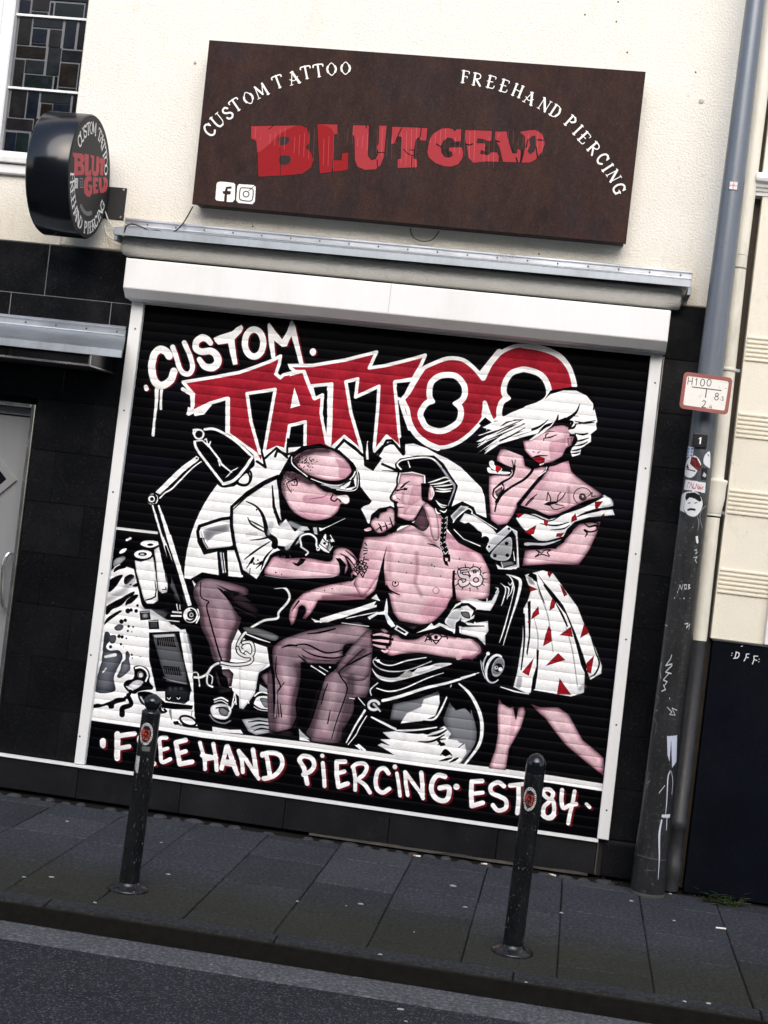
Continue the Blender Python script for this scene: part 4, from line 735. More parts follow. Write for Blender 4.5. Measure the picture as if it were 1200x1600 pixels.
def glyph(c, col, ch, x, y, h, ang, w=.13, sx=1.0):
    """one letter centred on (x, y), h high, turned by ang"""
    wd_, st = GL[ch]; ca, sa = math.cos(ang), math.sin(ang); z0 = c.z
    for wt, q in st:
        p = [[(float(a_) - wd_ / 2) * h * sx, (float(b_) - .5) * h] for a_, b_ in (s_.split(',') for s_ in q.split())]
        c.S(col, w * wt * h, [[x + u * ca - v * sa, y + u * sa + v * ca] for u, v in p], sm=len(p) > 2)
def paint_shop_sign(c):
    W_, R1, R2, K = (238, 238, 232), (142, 28, 33), (160, 54, 60), (26, 16, 16)
    T, P, S = c.tile, c.P, c.S; T(0, 0, 1)
    a1 = [('C', 327, 203, -.72), ('U', 340, 188.5, -.7), ('S', 355.8, 176.7, -.66), ('T', 368, 164, -.6), ('O', 388, 153, -.5), ('M', 408, 141.5, -.46), ('T', 434, 127.5, -.36), ('A', 459, 121.5, -.3), ('T', 478, 113, -.2), ('T', 497.5, 110, -.14), ('O', 518, 108, -.04), ('O', 540, 106.5, .02),
          ('F', 726.7, 120, .12), ('R', 745.5, 124, .17), ('E', 767.5, 128, .24), ('E', 788, 134, .3), ('H', 809, 141.7, .38), ('A', 828, 153, .44), ('N', 851, 164, .52), ('D', 868.5, 174, .58), ('P', 891.7, 190, .74), ('I', 903, 203, .8), ('E', 913, 215, .84), ('R', 928, 231.7, .86), ('C', 941.7, 248, .94), ('I', 949.5, 262, 1.0), ('N', 959, 275, 1.05), ('G', 967.5, 295, 1.15)]
    for dx, col in ((1.3, K), (0, W_)):
        for ch, x, y, an in a1: glyph(c, col, ch, x + dx, y + dx, 20.5 if x < 600 else 19.5, an, .155)
    let = [(290, 180, '612,100 1080,92 1140,120 1165,200 1160,260 1130,300 1180,350 1200,420 1180,490 1100,550 960,565 680,578 672,330 662,240 612,220'),
           (480, 170, '92,140 285,145 285,240 250,245 245,478 320,480 325,415 388,405 385,575 115,608'),
           (480, 170, '430,150 580,155 572,440 600,478 640,470 660,430 660,400 650,360 668,320 672,155 748,155 735,300 722,450 690,530 640,570 540,575 470,545 445,480 440,260 422,240'),
           (480, 170, '795,165 1130,178 1118,300 1060,300 1050,265 1020,290 1000,400 1000,465 1030,470 1035,550 845,558 845,470 880,465 885,265 850,260 835,330 785,330'),
           (660, 180, '50,310 60,240 100,170 180,122 240,118 290,130 300,150 320,128 368,130 360,245 300,250 280,220 240,212 200,240 175,290 180,350 210,390 250,395 280,380 275,345 250,340 245,300 370,298 385,340 380,400 340,460 270,485 200,480 120,450 60,400 42,350'),
           (660, 180, '400,135 655,145 650,240 600,245 590,230 520,220 510,260 580,260 600,300 610,345 550,330 545,360 620,370 640,345 700,345 718,380 715,440 600,435 475,450 430,400 415,300 400,240'),
           (660, 180, '680,150 795,150 800,210 830,310 845,355 885,355 885,315 920,320 925,360 915,445 755,440 720,300 680,230'),
           (660, 180, '905,155 1000,138 1060,135 1120,170 1140,215 1150,270 1120,350 1060,420 1010,445 925,448 945,380 960,300 958,200')]
    for i, (ox, oy, q) in enumerate(let):
        T(ox, oy, 6); P(R1 if i < 2 else R2, q, out=K, ow=5)
    T(290, 180, 6); P((164, 58, 64), '615,102 1040,96 940,140 860,190 800,260 700,340 672,350 662,240 615,218', a=.75)
    T(480, 170, 6); P((164, 58, 64), '120,145 283,147 283,240 255,235 230,190 180,160', a=.7)
    GRD = (52, 44, 42)
    T(290, 180, 6); P(GRD, '875,208 960,205 972,240 940,275 880,275', True); P(GRD, '885,385 970,380 985,420 960,460 885,460', True); S(K, 4, '880,275 890,400 888,560'); S(K, 8, '780,130 820,100')
    T(480, 170, 6)
    for q in ('550,160 560,180', '655,380 665,410 720,410', '655,480 660,545', '885,180 860,230 820,330', '1070,175 1060,260', '905,380 930,410 970,435 1000,440', '960,385 1000,388', '980,450 975,540', '240,480 235,590'): S(K, 9, q)
    T(660, 180, 6); P(GRD, '1030,195 1060,190 1065,280 1050,340 1010,370 985,340 1010,280 1000,220')
    for q in ('130,270 180,300', '270,270 350,270', '400,270 440,280 470,270', '690,240 720,250', '880,400 890,440', '940,330 920,440', '1080,230 1130,235', '1065,300 1080,400', '990,230 975,300', '840,310 860,350', '235,330 245,390', '590,300 600,370'): S(K, 13, q)
    for i in range(60):
        x = 400 + i * 7.6; T(0, 0, 1); S((206, 122, 124), .8, [[x, 198 + (i * 37) % 20], [x - 1.5, 215 + (i * 53) % 50]], a=.5, clip=[[392, 195], [600, 192], [850, 205], [850, 262], [400, 275]]) if (i * 7) % 11 not in (3, 5) else None
    # the two square icons
    T(290, 180, 6)
    P(W_, '300,628 330,622 450,634 466,650 462,790 440,815 385,813 388,745 420,742 425,712 392,710 395,690 430,688 432,668 380,672 368,712 348,712 350,735 366,740 360,808 290,800 278,785 290,645')
    P(W_, '500,645 640,655 658,672 650,810 625,835 495,822 474,800 484,665'); S(K, 9, '530,680 600,685 632,700 628,780 605,805 530,798 505,775 512,695 530,680', sm=True); S(K, 9, [[567 + 27 * math.cos(v), 740 + 27 * math.sin(v)] for v in np.linspace(0, 6.3, 20)]); S(K, 5, '590,710 655,655')
def paint_round_sign(c):
    """unit disc, y down; c.to maps it"""
    W_, R1, K, G = (240, 240, 238), (176, 66, 72), (20, 20, 22), (120, 122, 128)
    c.tile(0, 0, 1)
    def arc(txt, r, a0, a1, h, flip=False, w=.17):
        n = len(txt)
        for i, ch in enumerate(txt):
            if ch == ' ': continue
            an = a0 + (a1 - a0) * i / (n - 1); x, y = r * math.sin(an), -r * math.cos(an)
            glyph(c, W_, ch, x, y, h, an + (math.pi if flip else 0), w, 1.15)
    arc('CUSTOM TATTOO', .8, math.radians(-57), math.radians(68), .2)
    arc('FREEHAND PIERCING', .83, math.radians(258), math.radians(112), .19, True)
    for a_ in range(205, 150, -7): 
        an = math.radians(a_); c.S(G, .07, [[.6 * math.sin(an) - .03, -.6 * math.cos(an)], [.6 * math.sin(an) + .02, -.6 * math.cos(an)]])
# ================================================================ the street
rnd = random.Random(11)
M_slab = [slab_mat('slab_%d' % i, c) for i, c in enumerate(((.046, .050, .059), (.057, .061, .070), (.037, .040, .047), (.048, .050, .054)))]
M_kerb = slab_mat('kerb_stone', (.034, .037, .042), -1.845, -1.885, (.017, .0145, .009), .04)
M_gutter = slab_mat('gutter_concrete', (.105, .108, .116), -9, -10)
def asphalt_mat():
    m, t, b = new_mat('asphalt'); v = coords(t); vo = t.nodes.new('ShaderNodeTexVoronoi'); vo.inputs['Scale'].default_value = 170; t.links.new(v, vo.inputs['Vector'])
    n = noise(t, v, 3, 5); c = ramp(t, n, ((.3, (.019, .021, .026)), (.7, (.031, .034, .040)))); hs = ramp(t, vo.outputs['Color'], ((.0, 0.0), (.66, 0.0), (.9, .8)))
    c = mixc(t, hs, c, (.15, .155, .165)); n2 = noise(t, v, 160, 3); c = mixc(t, ramp(t, n2, ((.3, .55), (.5, 0.0))), c, (.016, .017, .02)); t.links.new(c, b.inputs['Base Color'])
    b.inputs['Roughness'].default_value = .85; b.inputs['Specular IOR Level'].default_value = .12; bump(t, b, vo.outputs['Distance'], .9, .006); return m
M_asph = asphalt_mat()
M_joint = mat('joint_dirt', (.012, .011, .009), .95, var=.3, scale=20, bmp=.8, bdist=.004, spec=.1)
GZ = -.09
tag(mesh('ground', [(-60, -60, -.5), (60, -60, -.5), (60, 60, -.5), (-60, 60, -.5)], [(0, 1, 2, 3)], M_joint, origin=(0, 0, -.5)), kind='structure')
tag(box('road', -14, 16, -11.8, -2.09, GZ - .2, GZ, M_asph, bevel=0), kind='structure')
gut = tag(mesh('gutter_strip', [(-14, -2.088, GZ - .1), (16, -2.088, GZ - .1), (16, -1.905, GZ - .1), (-14, -1.905, GZ - .1), (-14, -2.088, GZ + .004), (16, -2.088, GZ + .004), (16, -1.905, GZ + .012), (-14, -1.905, GZ + .012)], [(0, 1, 2, 3), (4, 5, 6, 7), (0, 1, 5, 4), (1, 2, 6, 5), (2, 3, 7, 6), (3, 0, 4, 7)], M_gutter, bevel=.004), kind='structure')
pave = tag(box('pavement', -14, 16, -1.9, .3, -.3, -.012, M_joint, bevel=0), kind='structure')
def slab(x0, x1, y0, y1, m, dz=0, name='paving_slab', bev=.004):
    g = rnd.choice((.0012, .002, .003)); gy = rnd.choice((.002, .004, .006, .0075)); a, b = dz + rnd.uniform(-.002, .002), dz + rnd.uniform(-.002, .002)
    V = [(x0 + g, y0 + gy, -.03), (x1 - g, y0 + gy, -.03), (x1 - g, y1 - gy, -.03), (x0 + g, y1 - gy, -.03), (x0 + g, y0 + gy, a), (x1 - g, y0 + gy, b), (x1 - g, y1 - gy, a), (x0 + g, y1 - gy, b)]
    return mesh(name, V, [(0, 1, 2, 3), (4, 5, 6, 7), (0, 1, 5, 4), (1, 2, 6, 5), (2, 3, 7, 6), (3, 0, 4, 7)], m, pave, bevel=bev)
starts = {0: -.145, 1: -.30, 2: -.145, 3: -.42}
for k in range(-7, 16):
    x0 = 1.381 + .366 * (k - 3); y = -.135; first = (.17, .36, .12, .28)[k % 4]; L = [first]
    while sum(L) < 1.62: L.append(.5 if (k + len(L)) % 3 else .36)
    for l in L:
        y1 = max(-1.788, y - l)
        if -1.788 < y1 < -1.70: y1 = -1.788
        if y - y1 > .03: slab(x0, x0 + .366, y1, y, M_slab[rnd.choice((0, 0, 1, 2)) if y > -1.1 else rnd.choice((0, 3, 3, 2))])
        y = y1
        if y <= -1.787: break
# kerb stones with a rounded edge
kp = [(-1.79, -.2), (-1.79, 0), (-1.855, -.001), (-1.872, -.006), (-1.885, -.016), (-1.893, -.034), (-1.903, -.2)]
for k in range(-4, 8):
    x0 = .487 + .915 * k
    sweep_x('kerb_stone', [(y, z + rnd.uniform(-.001, .001)) for y, z in kp], x0 + .003, x0 + .912, M_kerb, pave, bevel=.003)
# rough little setts along the foot of the wall
M_sett = mat('sett_stone', (.034, .037, .045), .8, var=.4, scale=14, fine=80, bmp=.7, bdist=.004, speck=.3)
x = -1.1
while x < 2.7:
    w = rnd.uniform(.06, .115)
    if rnd.random() > .1:
        n = 7; P = [(x + w / 2 + (w / 2 - .008) * math.cos(i / n * 6.283) * rnd.uniform(.85, 1.15), -.085 + rnd.uniform(-.008, .008) + .036 * math.sin(i / n * 6.283) * rnd.uniform(.8, 1.1)) for i in range(n)]
        h = rnd.uniform(-.008, .003); V = [(a, b, -.06) for a, b in P] + [(a, b, h - .008) for a, b in P] + [(x + w / 2 + (a - x - w / 2) * .7, -.085 + (b + .085) * .7, h) for a, b in P]
        Fc = [(i, (i + 1) % n, n + (i + 1) % n, n + i) for i in range(n)] + [(n + i, n + (i + 1) % n, 2 * n + (i + 1) % n, 2 * n + i) for i in range(n)] + [tuple(range(2 * n, 3 * n))]
        mesh('sett', V, Fc, M_sett, pave)
    x += w + rnd.uniform(.0, .012)

# ================================================================ the tattoo shop's building
def plaster(name, col, dirtc, sc=1.0, st=.75, tint=.42):
    m, t, b = new_mat(name); v = coords(t)
    n1 = noise(t, v, 70 * sc, 3, .5); n2 = noise(t, v, 190 * sc, 3, .6); n3 = noise(t, v, 2.2, 8, .7); n4 = noise(t, v, 26, 3, .5)
    c = ramp(t, n3, ((.3, tuple(x * .94 for x in col)), (.7, col))); c = mixc(t, ramp(t, n4, ((.66, 0.0), (.8, .5))), c, dirtc)
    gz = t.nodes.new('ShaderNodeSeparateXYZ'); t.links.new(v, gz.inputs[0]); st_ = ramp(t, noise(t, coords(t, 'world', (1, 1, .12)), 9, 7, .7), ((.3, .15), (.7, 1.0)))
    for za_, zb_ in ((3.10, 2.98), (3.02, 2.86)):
        mz = t.nodes.new('ShaderNodeMapRange'); mz.inputs[1].default_value = za_ + .10; mz.inputs[2].default_value = zb_ - .02; t.links.new(gz.outputs[2], mz.inputs[0]); mu = t.nodes.new('ShaderNodeMath'); mu.operation = 'MULTIPLY'; t.links.new(mz.outputs[0], mu.inputs[0]); t.links.new(st_, mu.inputs[1]); m2 = t.nodes.new('ShaderNodeMath'); m2.operation = 'MULTIPLY'; t.links.new(mu.outputs[0], m2.inputs[0]); m2.inputs[1].default_value = tint; c = mixc(t, m2.outputs[0], c, (.52, .44, .29))  # mostly warm shade under the sign mixed into the plaster colour, plus dirt runs
    n5 = noise(t, coords(t, 'world', (1, 1, .35)), 5, 9, .75); c = mixc(t, ramp(t, n5, ((.56, 0.0), (.78, .42))), c, tuple(x * .72 for x in dirtc))
    t.links.new(c, b.inputs['Base Color']); b.inputs['Roughness'].default_value = .9; b.inputs['Specular IOR Level'].default_value = .15
    mx = t.nodes.new('ShaderNodeMath'); mx.operation = 'MULTIPLY_ADD'; t.links.new(n2, mx.inputs[0]); mx.inputs[1].default_value = .35; t.links.new(n1, mx.inputs[2])
    bump(t, b, mx.outputs[0], st, .007); return m
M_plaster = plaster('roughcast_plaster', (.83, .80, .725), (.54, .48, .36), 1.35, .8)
M_white = mat('white_paint', (.80, .80, .79), .45, var=.03, scale=6, fine=40, bmp=.05, dirt=(.58, .56, .51), dirt_amt=.3, spec=.3, stretch=(1, 1, .3), speck=.0)
M_frame = mat('window_frame_paint', (.78, .78, .78), .5, var=.03, scale=4, bmp=.15, bdist=.002, dirt=(.5, .5, .48), dirt_amt=.35)
def tile_mat(name, col, r, d):
    m = mat(name, col, r, var=.25, scale=5, fine=70, bmp=.05, bdist=.001, spec=.3, dirt=d, dirt_amt=.5, speck=.12); return m
M_tile = [tile_mat('stone_tile_%d' % i, c, r, d) for i, (c, r, d) in enumerate((((.0055, .0058, .007), .2, (.012, .012, .013)), ((.0065, .0068, .008), .24, (.014, .014, .0145)), ((.005, .0052, .0058), .17, (.011, .011, .012))))]
M_plinth = [tile_mat('plinth_tile_%d' % i, c, .42, (.016, .016, .018)) for i, c in enumerate(((.008, .0085, .0105), (.0065, .007, .0085), (.009, .0095, .011)))]
M_back = mat('dark_backing', (.02, .02, .021), .9, var=.1, bmp=.1)
M_grout = mat('pale_grout', (.24, .24, .25), .9, var=.15, scale=9, bmp=.2)
M_alu = mat('aluminium', (.62, .65, .7), .32, metal=.85, var=.08, scale=4, fine=90, bmp=.08, bdist=.001, dirt=(.3, .3, .3), dirt_amt=.4)
M_zinc = mat('weathered_zinc', (.27, .30, .33), .45, metal=.6, var=.2, scale=6, fine=50, bmp=.15, dirt=(.13, .13, .12), dirt_amt=.6, stretch=(1, 1, .3))
M_black = mat('black_lacquer', (.006, .007, .010), .16, var=.2, scale=3, bmp=.02, spec=.55)
M_screw = mat('steel_screw', (.12, .12, .13), .4, metal=.8, var=.1)
M_cab = mat('black_rubber', (.01, .01, .01), .5, var=.1); M_cabw = mat('white_cable', (.55, .54, .5), .5, var=.1)

shop = thing('shop_building', (1.3, .1, 0), 'cream roughcast shop front with black stone tiles round the painted roller shutter', 'building')
# wall body of the upper storey, in pieces round the window
WX0, WX1, WZ0, WZ1 = -1.62, -.467, 3.285, 4.75
XE = 2.99
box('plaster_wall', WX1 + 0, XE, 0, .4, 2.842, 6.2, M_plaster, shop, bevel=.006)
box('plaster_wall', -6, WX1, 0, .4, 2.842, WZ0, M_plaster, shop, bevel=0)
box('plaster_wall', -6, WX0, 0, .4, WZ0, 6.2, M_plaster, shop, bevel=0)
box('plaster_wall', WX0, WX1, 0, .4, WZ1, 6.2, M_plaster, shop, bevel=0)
box('wall_core', -.494, 3.02, .012, .4, 0, 2.838, M_back, shop, bevel=0)
box('wall_core', -6, -.495, .16, .4, 0, 2.838, M_back, shop, bevel=0)
# a blocked screw hole, small marks and the strip of old plaster beside the pole
M_plug = mat('grey_plug', (.5, .49, .46), .8, var=.1)
for px, py, r in ((305, 98, .008), (1096, 158, .012)):
    x, z = at(px, py); lathe('wall_plug', (x, .002, z), (x, -.006, z), ((0, r), (.006, r), (.008, r * .7)), M_plug, shop, n=14)
M_hole = mat('dark_hole', (.02, .02, .02), .9, var=.1)
for px, py in ((395, 354), (842, 397), (966, 3), (914, 23), (963, 34), (980, 82), (1087, 113)):
    x, z = at(px, py); lathe('drill_hole', (x, .001, z), (x, -.0025, z), ((0, .0045), (.0025, .0045)), M_hole, shop, n=8)
# ---- black stone tiles, one by one: rows .2665 high, joints staggered
PX = .5445; zt = 2.839; rows = [zt - .2665 * i for i in range(11)]
def tiles(xa, xb, za, zb, off, backing, y=-.002, mats=M_tile, g=.002, th=.014):
    k = math.floor((xa - off) / PX)
    while off + k * PX < xb:
        a, b = max(xa, off + k * PX), min(xb, off + (k + 1) * PX); k += 1
        if b - a < .03: continue
        t = rnd.uniform(-.0012, .0012)
        V = [(a + g, y + t, za + g), (b - g, y - t, za + g), (b - g, y + t, zb - g), (a + g, y - t, zb - g), (a + g, y + th, za + g), (b - g, y + th, za + g), (b - g, y + th, zb - g), (a + g, y + th, zb - g)]
        mesh('wall_tile', V, BOXF, rnd.choice(mats), shop, bevel=.0012)
box('grout_bed', -2.4, -.05, .001, .0112, rows[2] + .09, 2.838, M_grout, shop, bevel=0)
for i in range(10):
    z1, z0 = rows[i], rows[i + 1]; off = -.5195 if i % 2 == 0 else -.699 + .0
    if i > 1: off = -.174 if i % 2 == 1 else -.36
    if i == 9: z0 = .19
    left = -2.4 if i < 3 else -.49
    if i < 3: tiles(left, 0, z0, z1, off, M_grout, g=.0022 if i < 2 else .0015)
    else: tiles(left, -.03, z0, z1, off, M_back, g=.0012)
    tiles(2.655 if i else -.0, 3.0, z0, z1, 2.66 - PX, M_back, g=.0012)
# ---- plinth below the pale sill strip
jx = [-2.75, -2.21, -1.667, -1.123, -.578, -.033, .515, 1.06, 1.596, 2.141, 2.628]
for a, b in zip(jx[:-1], jx[1:]):
    w = rnd.uniform(-.0015, .0015); mesh('plinth_tile', [(a + .0015, -.03 + w, .012), (b - .0015, -.03 - w, .012), (b - .0015, -.03, .170), (a + .0015, -.03, .170), (a + .0015, .01, .012), (b - .0015, .01, .012), (b - .0015, .01, .170), (a + .0015, .01, .170)], BOXF, rnd.choice(M_plinth), shop, bevel=.0015)
box('plinth_tile', 2.662, 3.0, -.022, .01, .01, .172, M_tile[1], shop); M_strip = mat('mortar_crumb', (.06, .053, .045), .9, var=.3, scale=20, bmp=.6)
box('side_trim', 2.6305, 2.638, -.028, .01, .012, .168, M_strip, shop, bevel=.001)
mesh('mortar_edge', [(x_, -.034 + rnd.uniform(-.004, .002), z_) for x_, z_ in [(1.2 + i * .07, .0) for i in range(21)] + [(2.6 - i * .07, .009 + rnd.uniform(0, .006)) for i in range(21)]] + [(x_, .0, z_) for x_, z_ in [(1.2 + i * .07, .0) for i in range(21)] + [(2.6 - i * .07, .012) for i in range(21)]], [(i, i + 1, 40 - i, 41 - i) for i in range(20)] + [(41 - i, 40 - i, 82 - i, 83 - i) for i in range(20)], M_strip, shop)
box('sill_strip', -2.75, 2.632, -.046, -.004, .1725, .184, M_alu if 0 else M_white, shop, bevel=.001)

# ---- window of coloured glass
win = box('window', WX0, WX1, .075, .10, WZ0, WZ1, mat('lead_came', (.13, .135, .145), .5, metal=.4, var=.15, scale=20, bmp=.2), shop, bevel=0)
box('window_frame', -1.02, -.872, .03, .11, WZ0, WZ1 - .001, M_frame, win, bevel=.006); box('window_frame', -.955, -.935, .018, .03, WZ0, WZ1 - .001, M_frame, win, bevel=.004)
box('window_frame', WX0, -.469, .04, .11, WZ0 + .001, WZ0 + .028, M_frame, win, bevel=.004)
for px, py, px2, py2 in ((30, 24, 145, 31), (16.5, 137, 130, 146)):
    (xa, za), (xb, zb) = at(px, py, .065), at(px2, py2, .065); box('glazing_bar', -.872, WX1 - .002, .058, .09, (za + zb) / 2 - .006, (za + zb) / 2 + .006, M_frame, win, bevel=.001)
mw = [mat('coloured_glass_%d' % i, c, .16, var=.25, scale=14, fine=60, bmp=.12, bdist=.002, spec=.15) for i, c in enumerate(((.011, .0105, .010), (.006, .0085, .0155), (.006, .0105, .0105), (.0125, .0115, .0125), (.004, .0045, .006), (.011, .0145, .017), (.010, .0075, .0055)))]
pn = [(220, 270, 110, 250, 0), (430, 205, 262, 82, 5), (352, 320, 128, 118, 1), (345, 398, 130, 16, 4), (492, 345, 104, 150, 3), (625, 305, 98, 246, 1), (748, 315, 98, 246, 4), (275, 468, 262, 98, 6), (478, 550, 112, 240, 5), (668, 505, 236, 96, 4), (165, 655, 86, 238, 0), (308, 598, 168, 112, 5), (342, 728, 250, 106, 2), (496, 742, 24, 110, 4), (610, 672, 158, 200, 6), (596, 796, 158, 16, 4), (738, 695, 76, 246, 1),
      (222, 62, 92, 120, 1), (365, 38, 150, 112, 3), (352, 118, 145, 18, 2), (462, 80, 22, 106, 4), (617, 95, 256, 120, 2), (600, -10, 290, 40, 1), (795, 88, 68, 160, 1),
      (160, 925, 138, 236, 0), (290, 935, 96, 232, 1), (498, 878, 268, 84, 5), (412, 985, 100, 110, 6), (545, 990, 150, 110, 1), (690, 960, 90, 220, 4), (172, 1112, 236, 96, 3), (86, 1296, 96, 226, 1), (195, 1285, 110, 190, 2), (330, 1110, 60, 96, 3), (400, 1230, 250, 110, 1), (600, 1150, 120, 200, 0), (420, 1345, 280, 80, 2), (660, 1330, 120, 120, 1), (195, 1410, 110, 36, 4)]
s = (at(100, 100, .08)[0] - at(0, 100, .08)[0]) / 100 / 5.714 * .985
for cx, cy, w, h, k in pn:
    x, z = at(cx / 5.714, cy / 5.714, .072); w, h = w * s + .001, h * s + .001; x0, x1 = max(-.871, x - w / 2), min(WX1 - .002, x + w / 2)
    if x1 - x0 > .006: box('glass_pane', x0, x1, .070, .078, z - h / 2, z + h / 2, mw[k], win, bevel=.001)
box('dark_pane', WX0 + .01, -1.021, .068, .078, WZ0 + .03, WZ1 - .01, mw[4], win, bevel=.001); box('dark_pane', -.871, WX1 - .002, .068, .078, 4.13, WZ1 - .01, mw[4], win, bevel=.001)
for (x0, x1, z0) in ((WX0 - .04, -.43, WZ0),):
    mesh('window_sill', [(x0, -.05, z0 - .05), (x1, -.05, z0 - .05), (x1, -.05, z0 - .018), (x0, -.05, z0 - .018), (x0, .08, z0 - .05), (x1, .08, z0 - .05), (x1, .08, z0 + .004), (x0, .08, z0 + .004)], BOXF, mat('flaking_sill', (.7, .7, .68), .7, var=.06, scale=20, bmp=.4, dirt=(.25, .25, .26), dirt_amt=.9, spec=.3), win, bevel=.004)
box('sill_ledge', WX0 - .06, -.41, -.03, .0, WZ0 - .105, WZ0 - .052, M_frame, win, bevel=.006)

# ---- door on the left
M_door = mat('brushed_door', (.30, .305, .315), .42, metal=.35, var=.1, scale=2.2, fine=30, bmp=.04, stretch=(1, 1, .15), dirt=(.2, .2, .2), dirt_amt=.3)
M_ss = mat('polished_steel', (.72, .7, .66), .2, metal=.95, var=.05)
door = box('door', -1.72, -.52, .085, .125, .06, 1.935, M_door, shop, bevel=.003)
prism('door_frame', [(-.526, .05), (-.506, .05), (-.494, 2.004), (-.516, 2.004)], -.012, .15, M_ss, door, bevel=.003)
box('door_frame', -1.75, -.517, -.012, .15, 1.984, 2.004, M_ss, door, bevel=.003); box('door_head', -1.75, -.52, .07, .14, 1.942, 1.982, M_door, door, bevel=.002)
box('threshold', -1.75, -.5, -.06, .16, .0, .05, M_kerb, shop, bevel=.006)
dx, dz = at(27, 751, .085)
def diamond(r, cx, cz): return [(cx + r, cz), (cx, cz + r), (cx - r, cz), (cx, cz - r)]
R = .30; cx = dx - R
P, Q = diamond(R, cx, dz), diamond(R - .055, cx, dz)
mesh('diamond_frame', [(x, .07, z) for x, z in P + Q] + [(x, .09, z) for x, z in P + Q], [(i, (i + 1) % 4, 4 + (i + 1) % 4, 4 + i) for i in range(4)] + [(8 + i, 8 + (i + 1) % 4, (i + 1) % 4, i) for i in range(4)] + [(4 + i, 4 + (i + 1) % 4, 12 + (i + 1) % 4, 12 + i) for i in range(4)], M_door, door, bevel=.002)
prism('diamond_pane', Q, .078, .083, M_black, door, bevel=0)
P_ = [(24, 868), (20, 864), (12, 866), (6, 880), (4, 900), (3, 930), (4, 945), (8, 951), (14, 953)]
pts = []
for i, (a, b) in enumerate(P_):
    y = .03 if 2 <= i <= 6 else .08 - .0; y = (.085, .055, .03, .02, .02, .02, .03, .055, .085)[i]; x, z = at(a, b, y); pts.append((x, y, z))
tube('door_handle', pts, .011, M_ss, door, n=10)

# ---- zinc-covered canopy over the door
xr = -.105
can = box('canopy', -2.4, xr - .006, -.364, -.02, 2.214, 2.30, M_back, shop, bevel=0)
k = 0
for a, b in ((-2.35, -1.66), (-1.655, -.965), (-.96, -.52), (-.516, xr - .004)): box('fascia_tile', a, b, -.372, -.365, 2.216, 2.29, M_tile[k % 3], can, bevel=.001); k += 1
box('side_tile', xr - .005, xr + .003, -.36, -.01, 2.215, 2.296, M_black, can, bevel=.001)
box('edge_trim', -2.4, xr + .004, -.378, -.366, 2.204, 2.215, M_ss, can, bevel=.001); box('edge_trim', xr - .003, xr + .006, -.366, -.01, 2.204, 2.214, M_ss, can, bevel=.001); box('corner_trim', xr - .005, xr + .004, -.379, -.366, 2.216, 2.285, M_ss, can, bevel=.001)
box('soffit', -2.4, xr - .01, -.36, -.005, 2.207, 2.213, M_back, can, bevel=0)
mesh('zinc_cover', [(-2.4, -.004, 2.41), (-.058, -.004, 2.405), (.055, -.385, 2.300), (-2.4, -.385, 2.300), (-2.4, -.39, 2.258), (.055, -.39, 2.262), (-2.4, -.004, 2.40), (-.058, -.004, 2.395), (.055, -.375, 2.262), (-2.4, -.375, 2.258)], [(0, 1, 2, 3), (3, 2, 5, 4), (1, 7, 8, 5, 2), (6, 7, 8, 9), (4, 5, 8, 9), (0, 6, 9, 4, 3)], M_zinc, can, bevel=.001)
al = sweep_x('wall_strip', [(-.003, 2.397), (-.016, 2.397), (-.018, 2.407), (-.008, 2.411), (-.008, 2.437), (-.02, 2.441), (-.02, 2.452), (-.003, 2.456)], -2.4, -.060, M_alu, can)
for i in range(9):
    x = -.105 - i * .165; lathe('screw', (x, -.008, 2.424), (x, -.012, 2.424), ((0, .005), (.003, .005), (.004, .003)), M_screw, al, n=8)

# ---- metal flashing and plastered ledge above the shutter
fl = sweep_x('lintel_ledge', [(.0, 2.815), (-.085, 2.815), (-.108, 2.826), (-.122, 2.85), (-.124, 2.885), (-.112, 2.90), (0, 2.93)], -.105, 2.722, plaster('ledge_plaster', (.80, .79, .75), (.45, .43, .38), 1.3, .8, .08), shop, bevel=.008)
mesh('zinc_flashing', [(-.12, -.004, 2.968), (2.757, -.004, 2.972), (2.753, -.2, 2.936), (-.121, -.2, 2.928), (-.121, -.203, 2.890), (2.752, -.203, 2.902), (-.12, -.004, 2.955), (2.757, -.004, 2.96), (2.752, -.19, 2.904), (-.121, -.19, 2.892)], [(0, 1, 2, 3), (3, 2, 5, 4), (1, 7, 8, 5, 2), (6, 7, 8, 9), (4, 5, 8, 9), (0, 6, 9, 4, 3)], M_zinc, fl, bevel=.001)
ws = sweep_x('wall_strip', [(-.002, 2.966), (-.014, 2.966), (-.016, 2.975), (-.007, 2.979), (-.007, 2.998), (-.018, 3.001), (-.018, 3.011), (-.002, 3.014)], -.13, 2.763, M_alu, fl)
for i in range(19):
    x = -.01 + i * .151; lathe('screw', (x, -.007, 2.988), (x, -.011, 2.988), ((0, .0045), (.003, .0045), (.004, .003)), M_screw, ws, n=8)
for x in (-.112, 2.745): box('end_bracket', x - .004, x + .012, -.196, -.0, 2.865, 2.9, M_zinc, fl, bevel=.001)

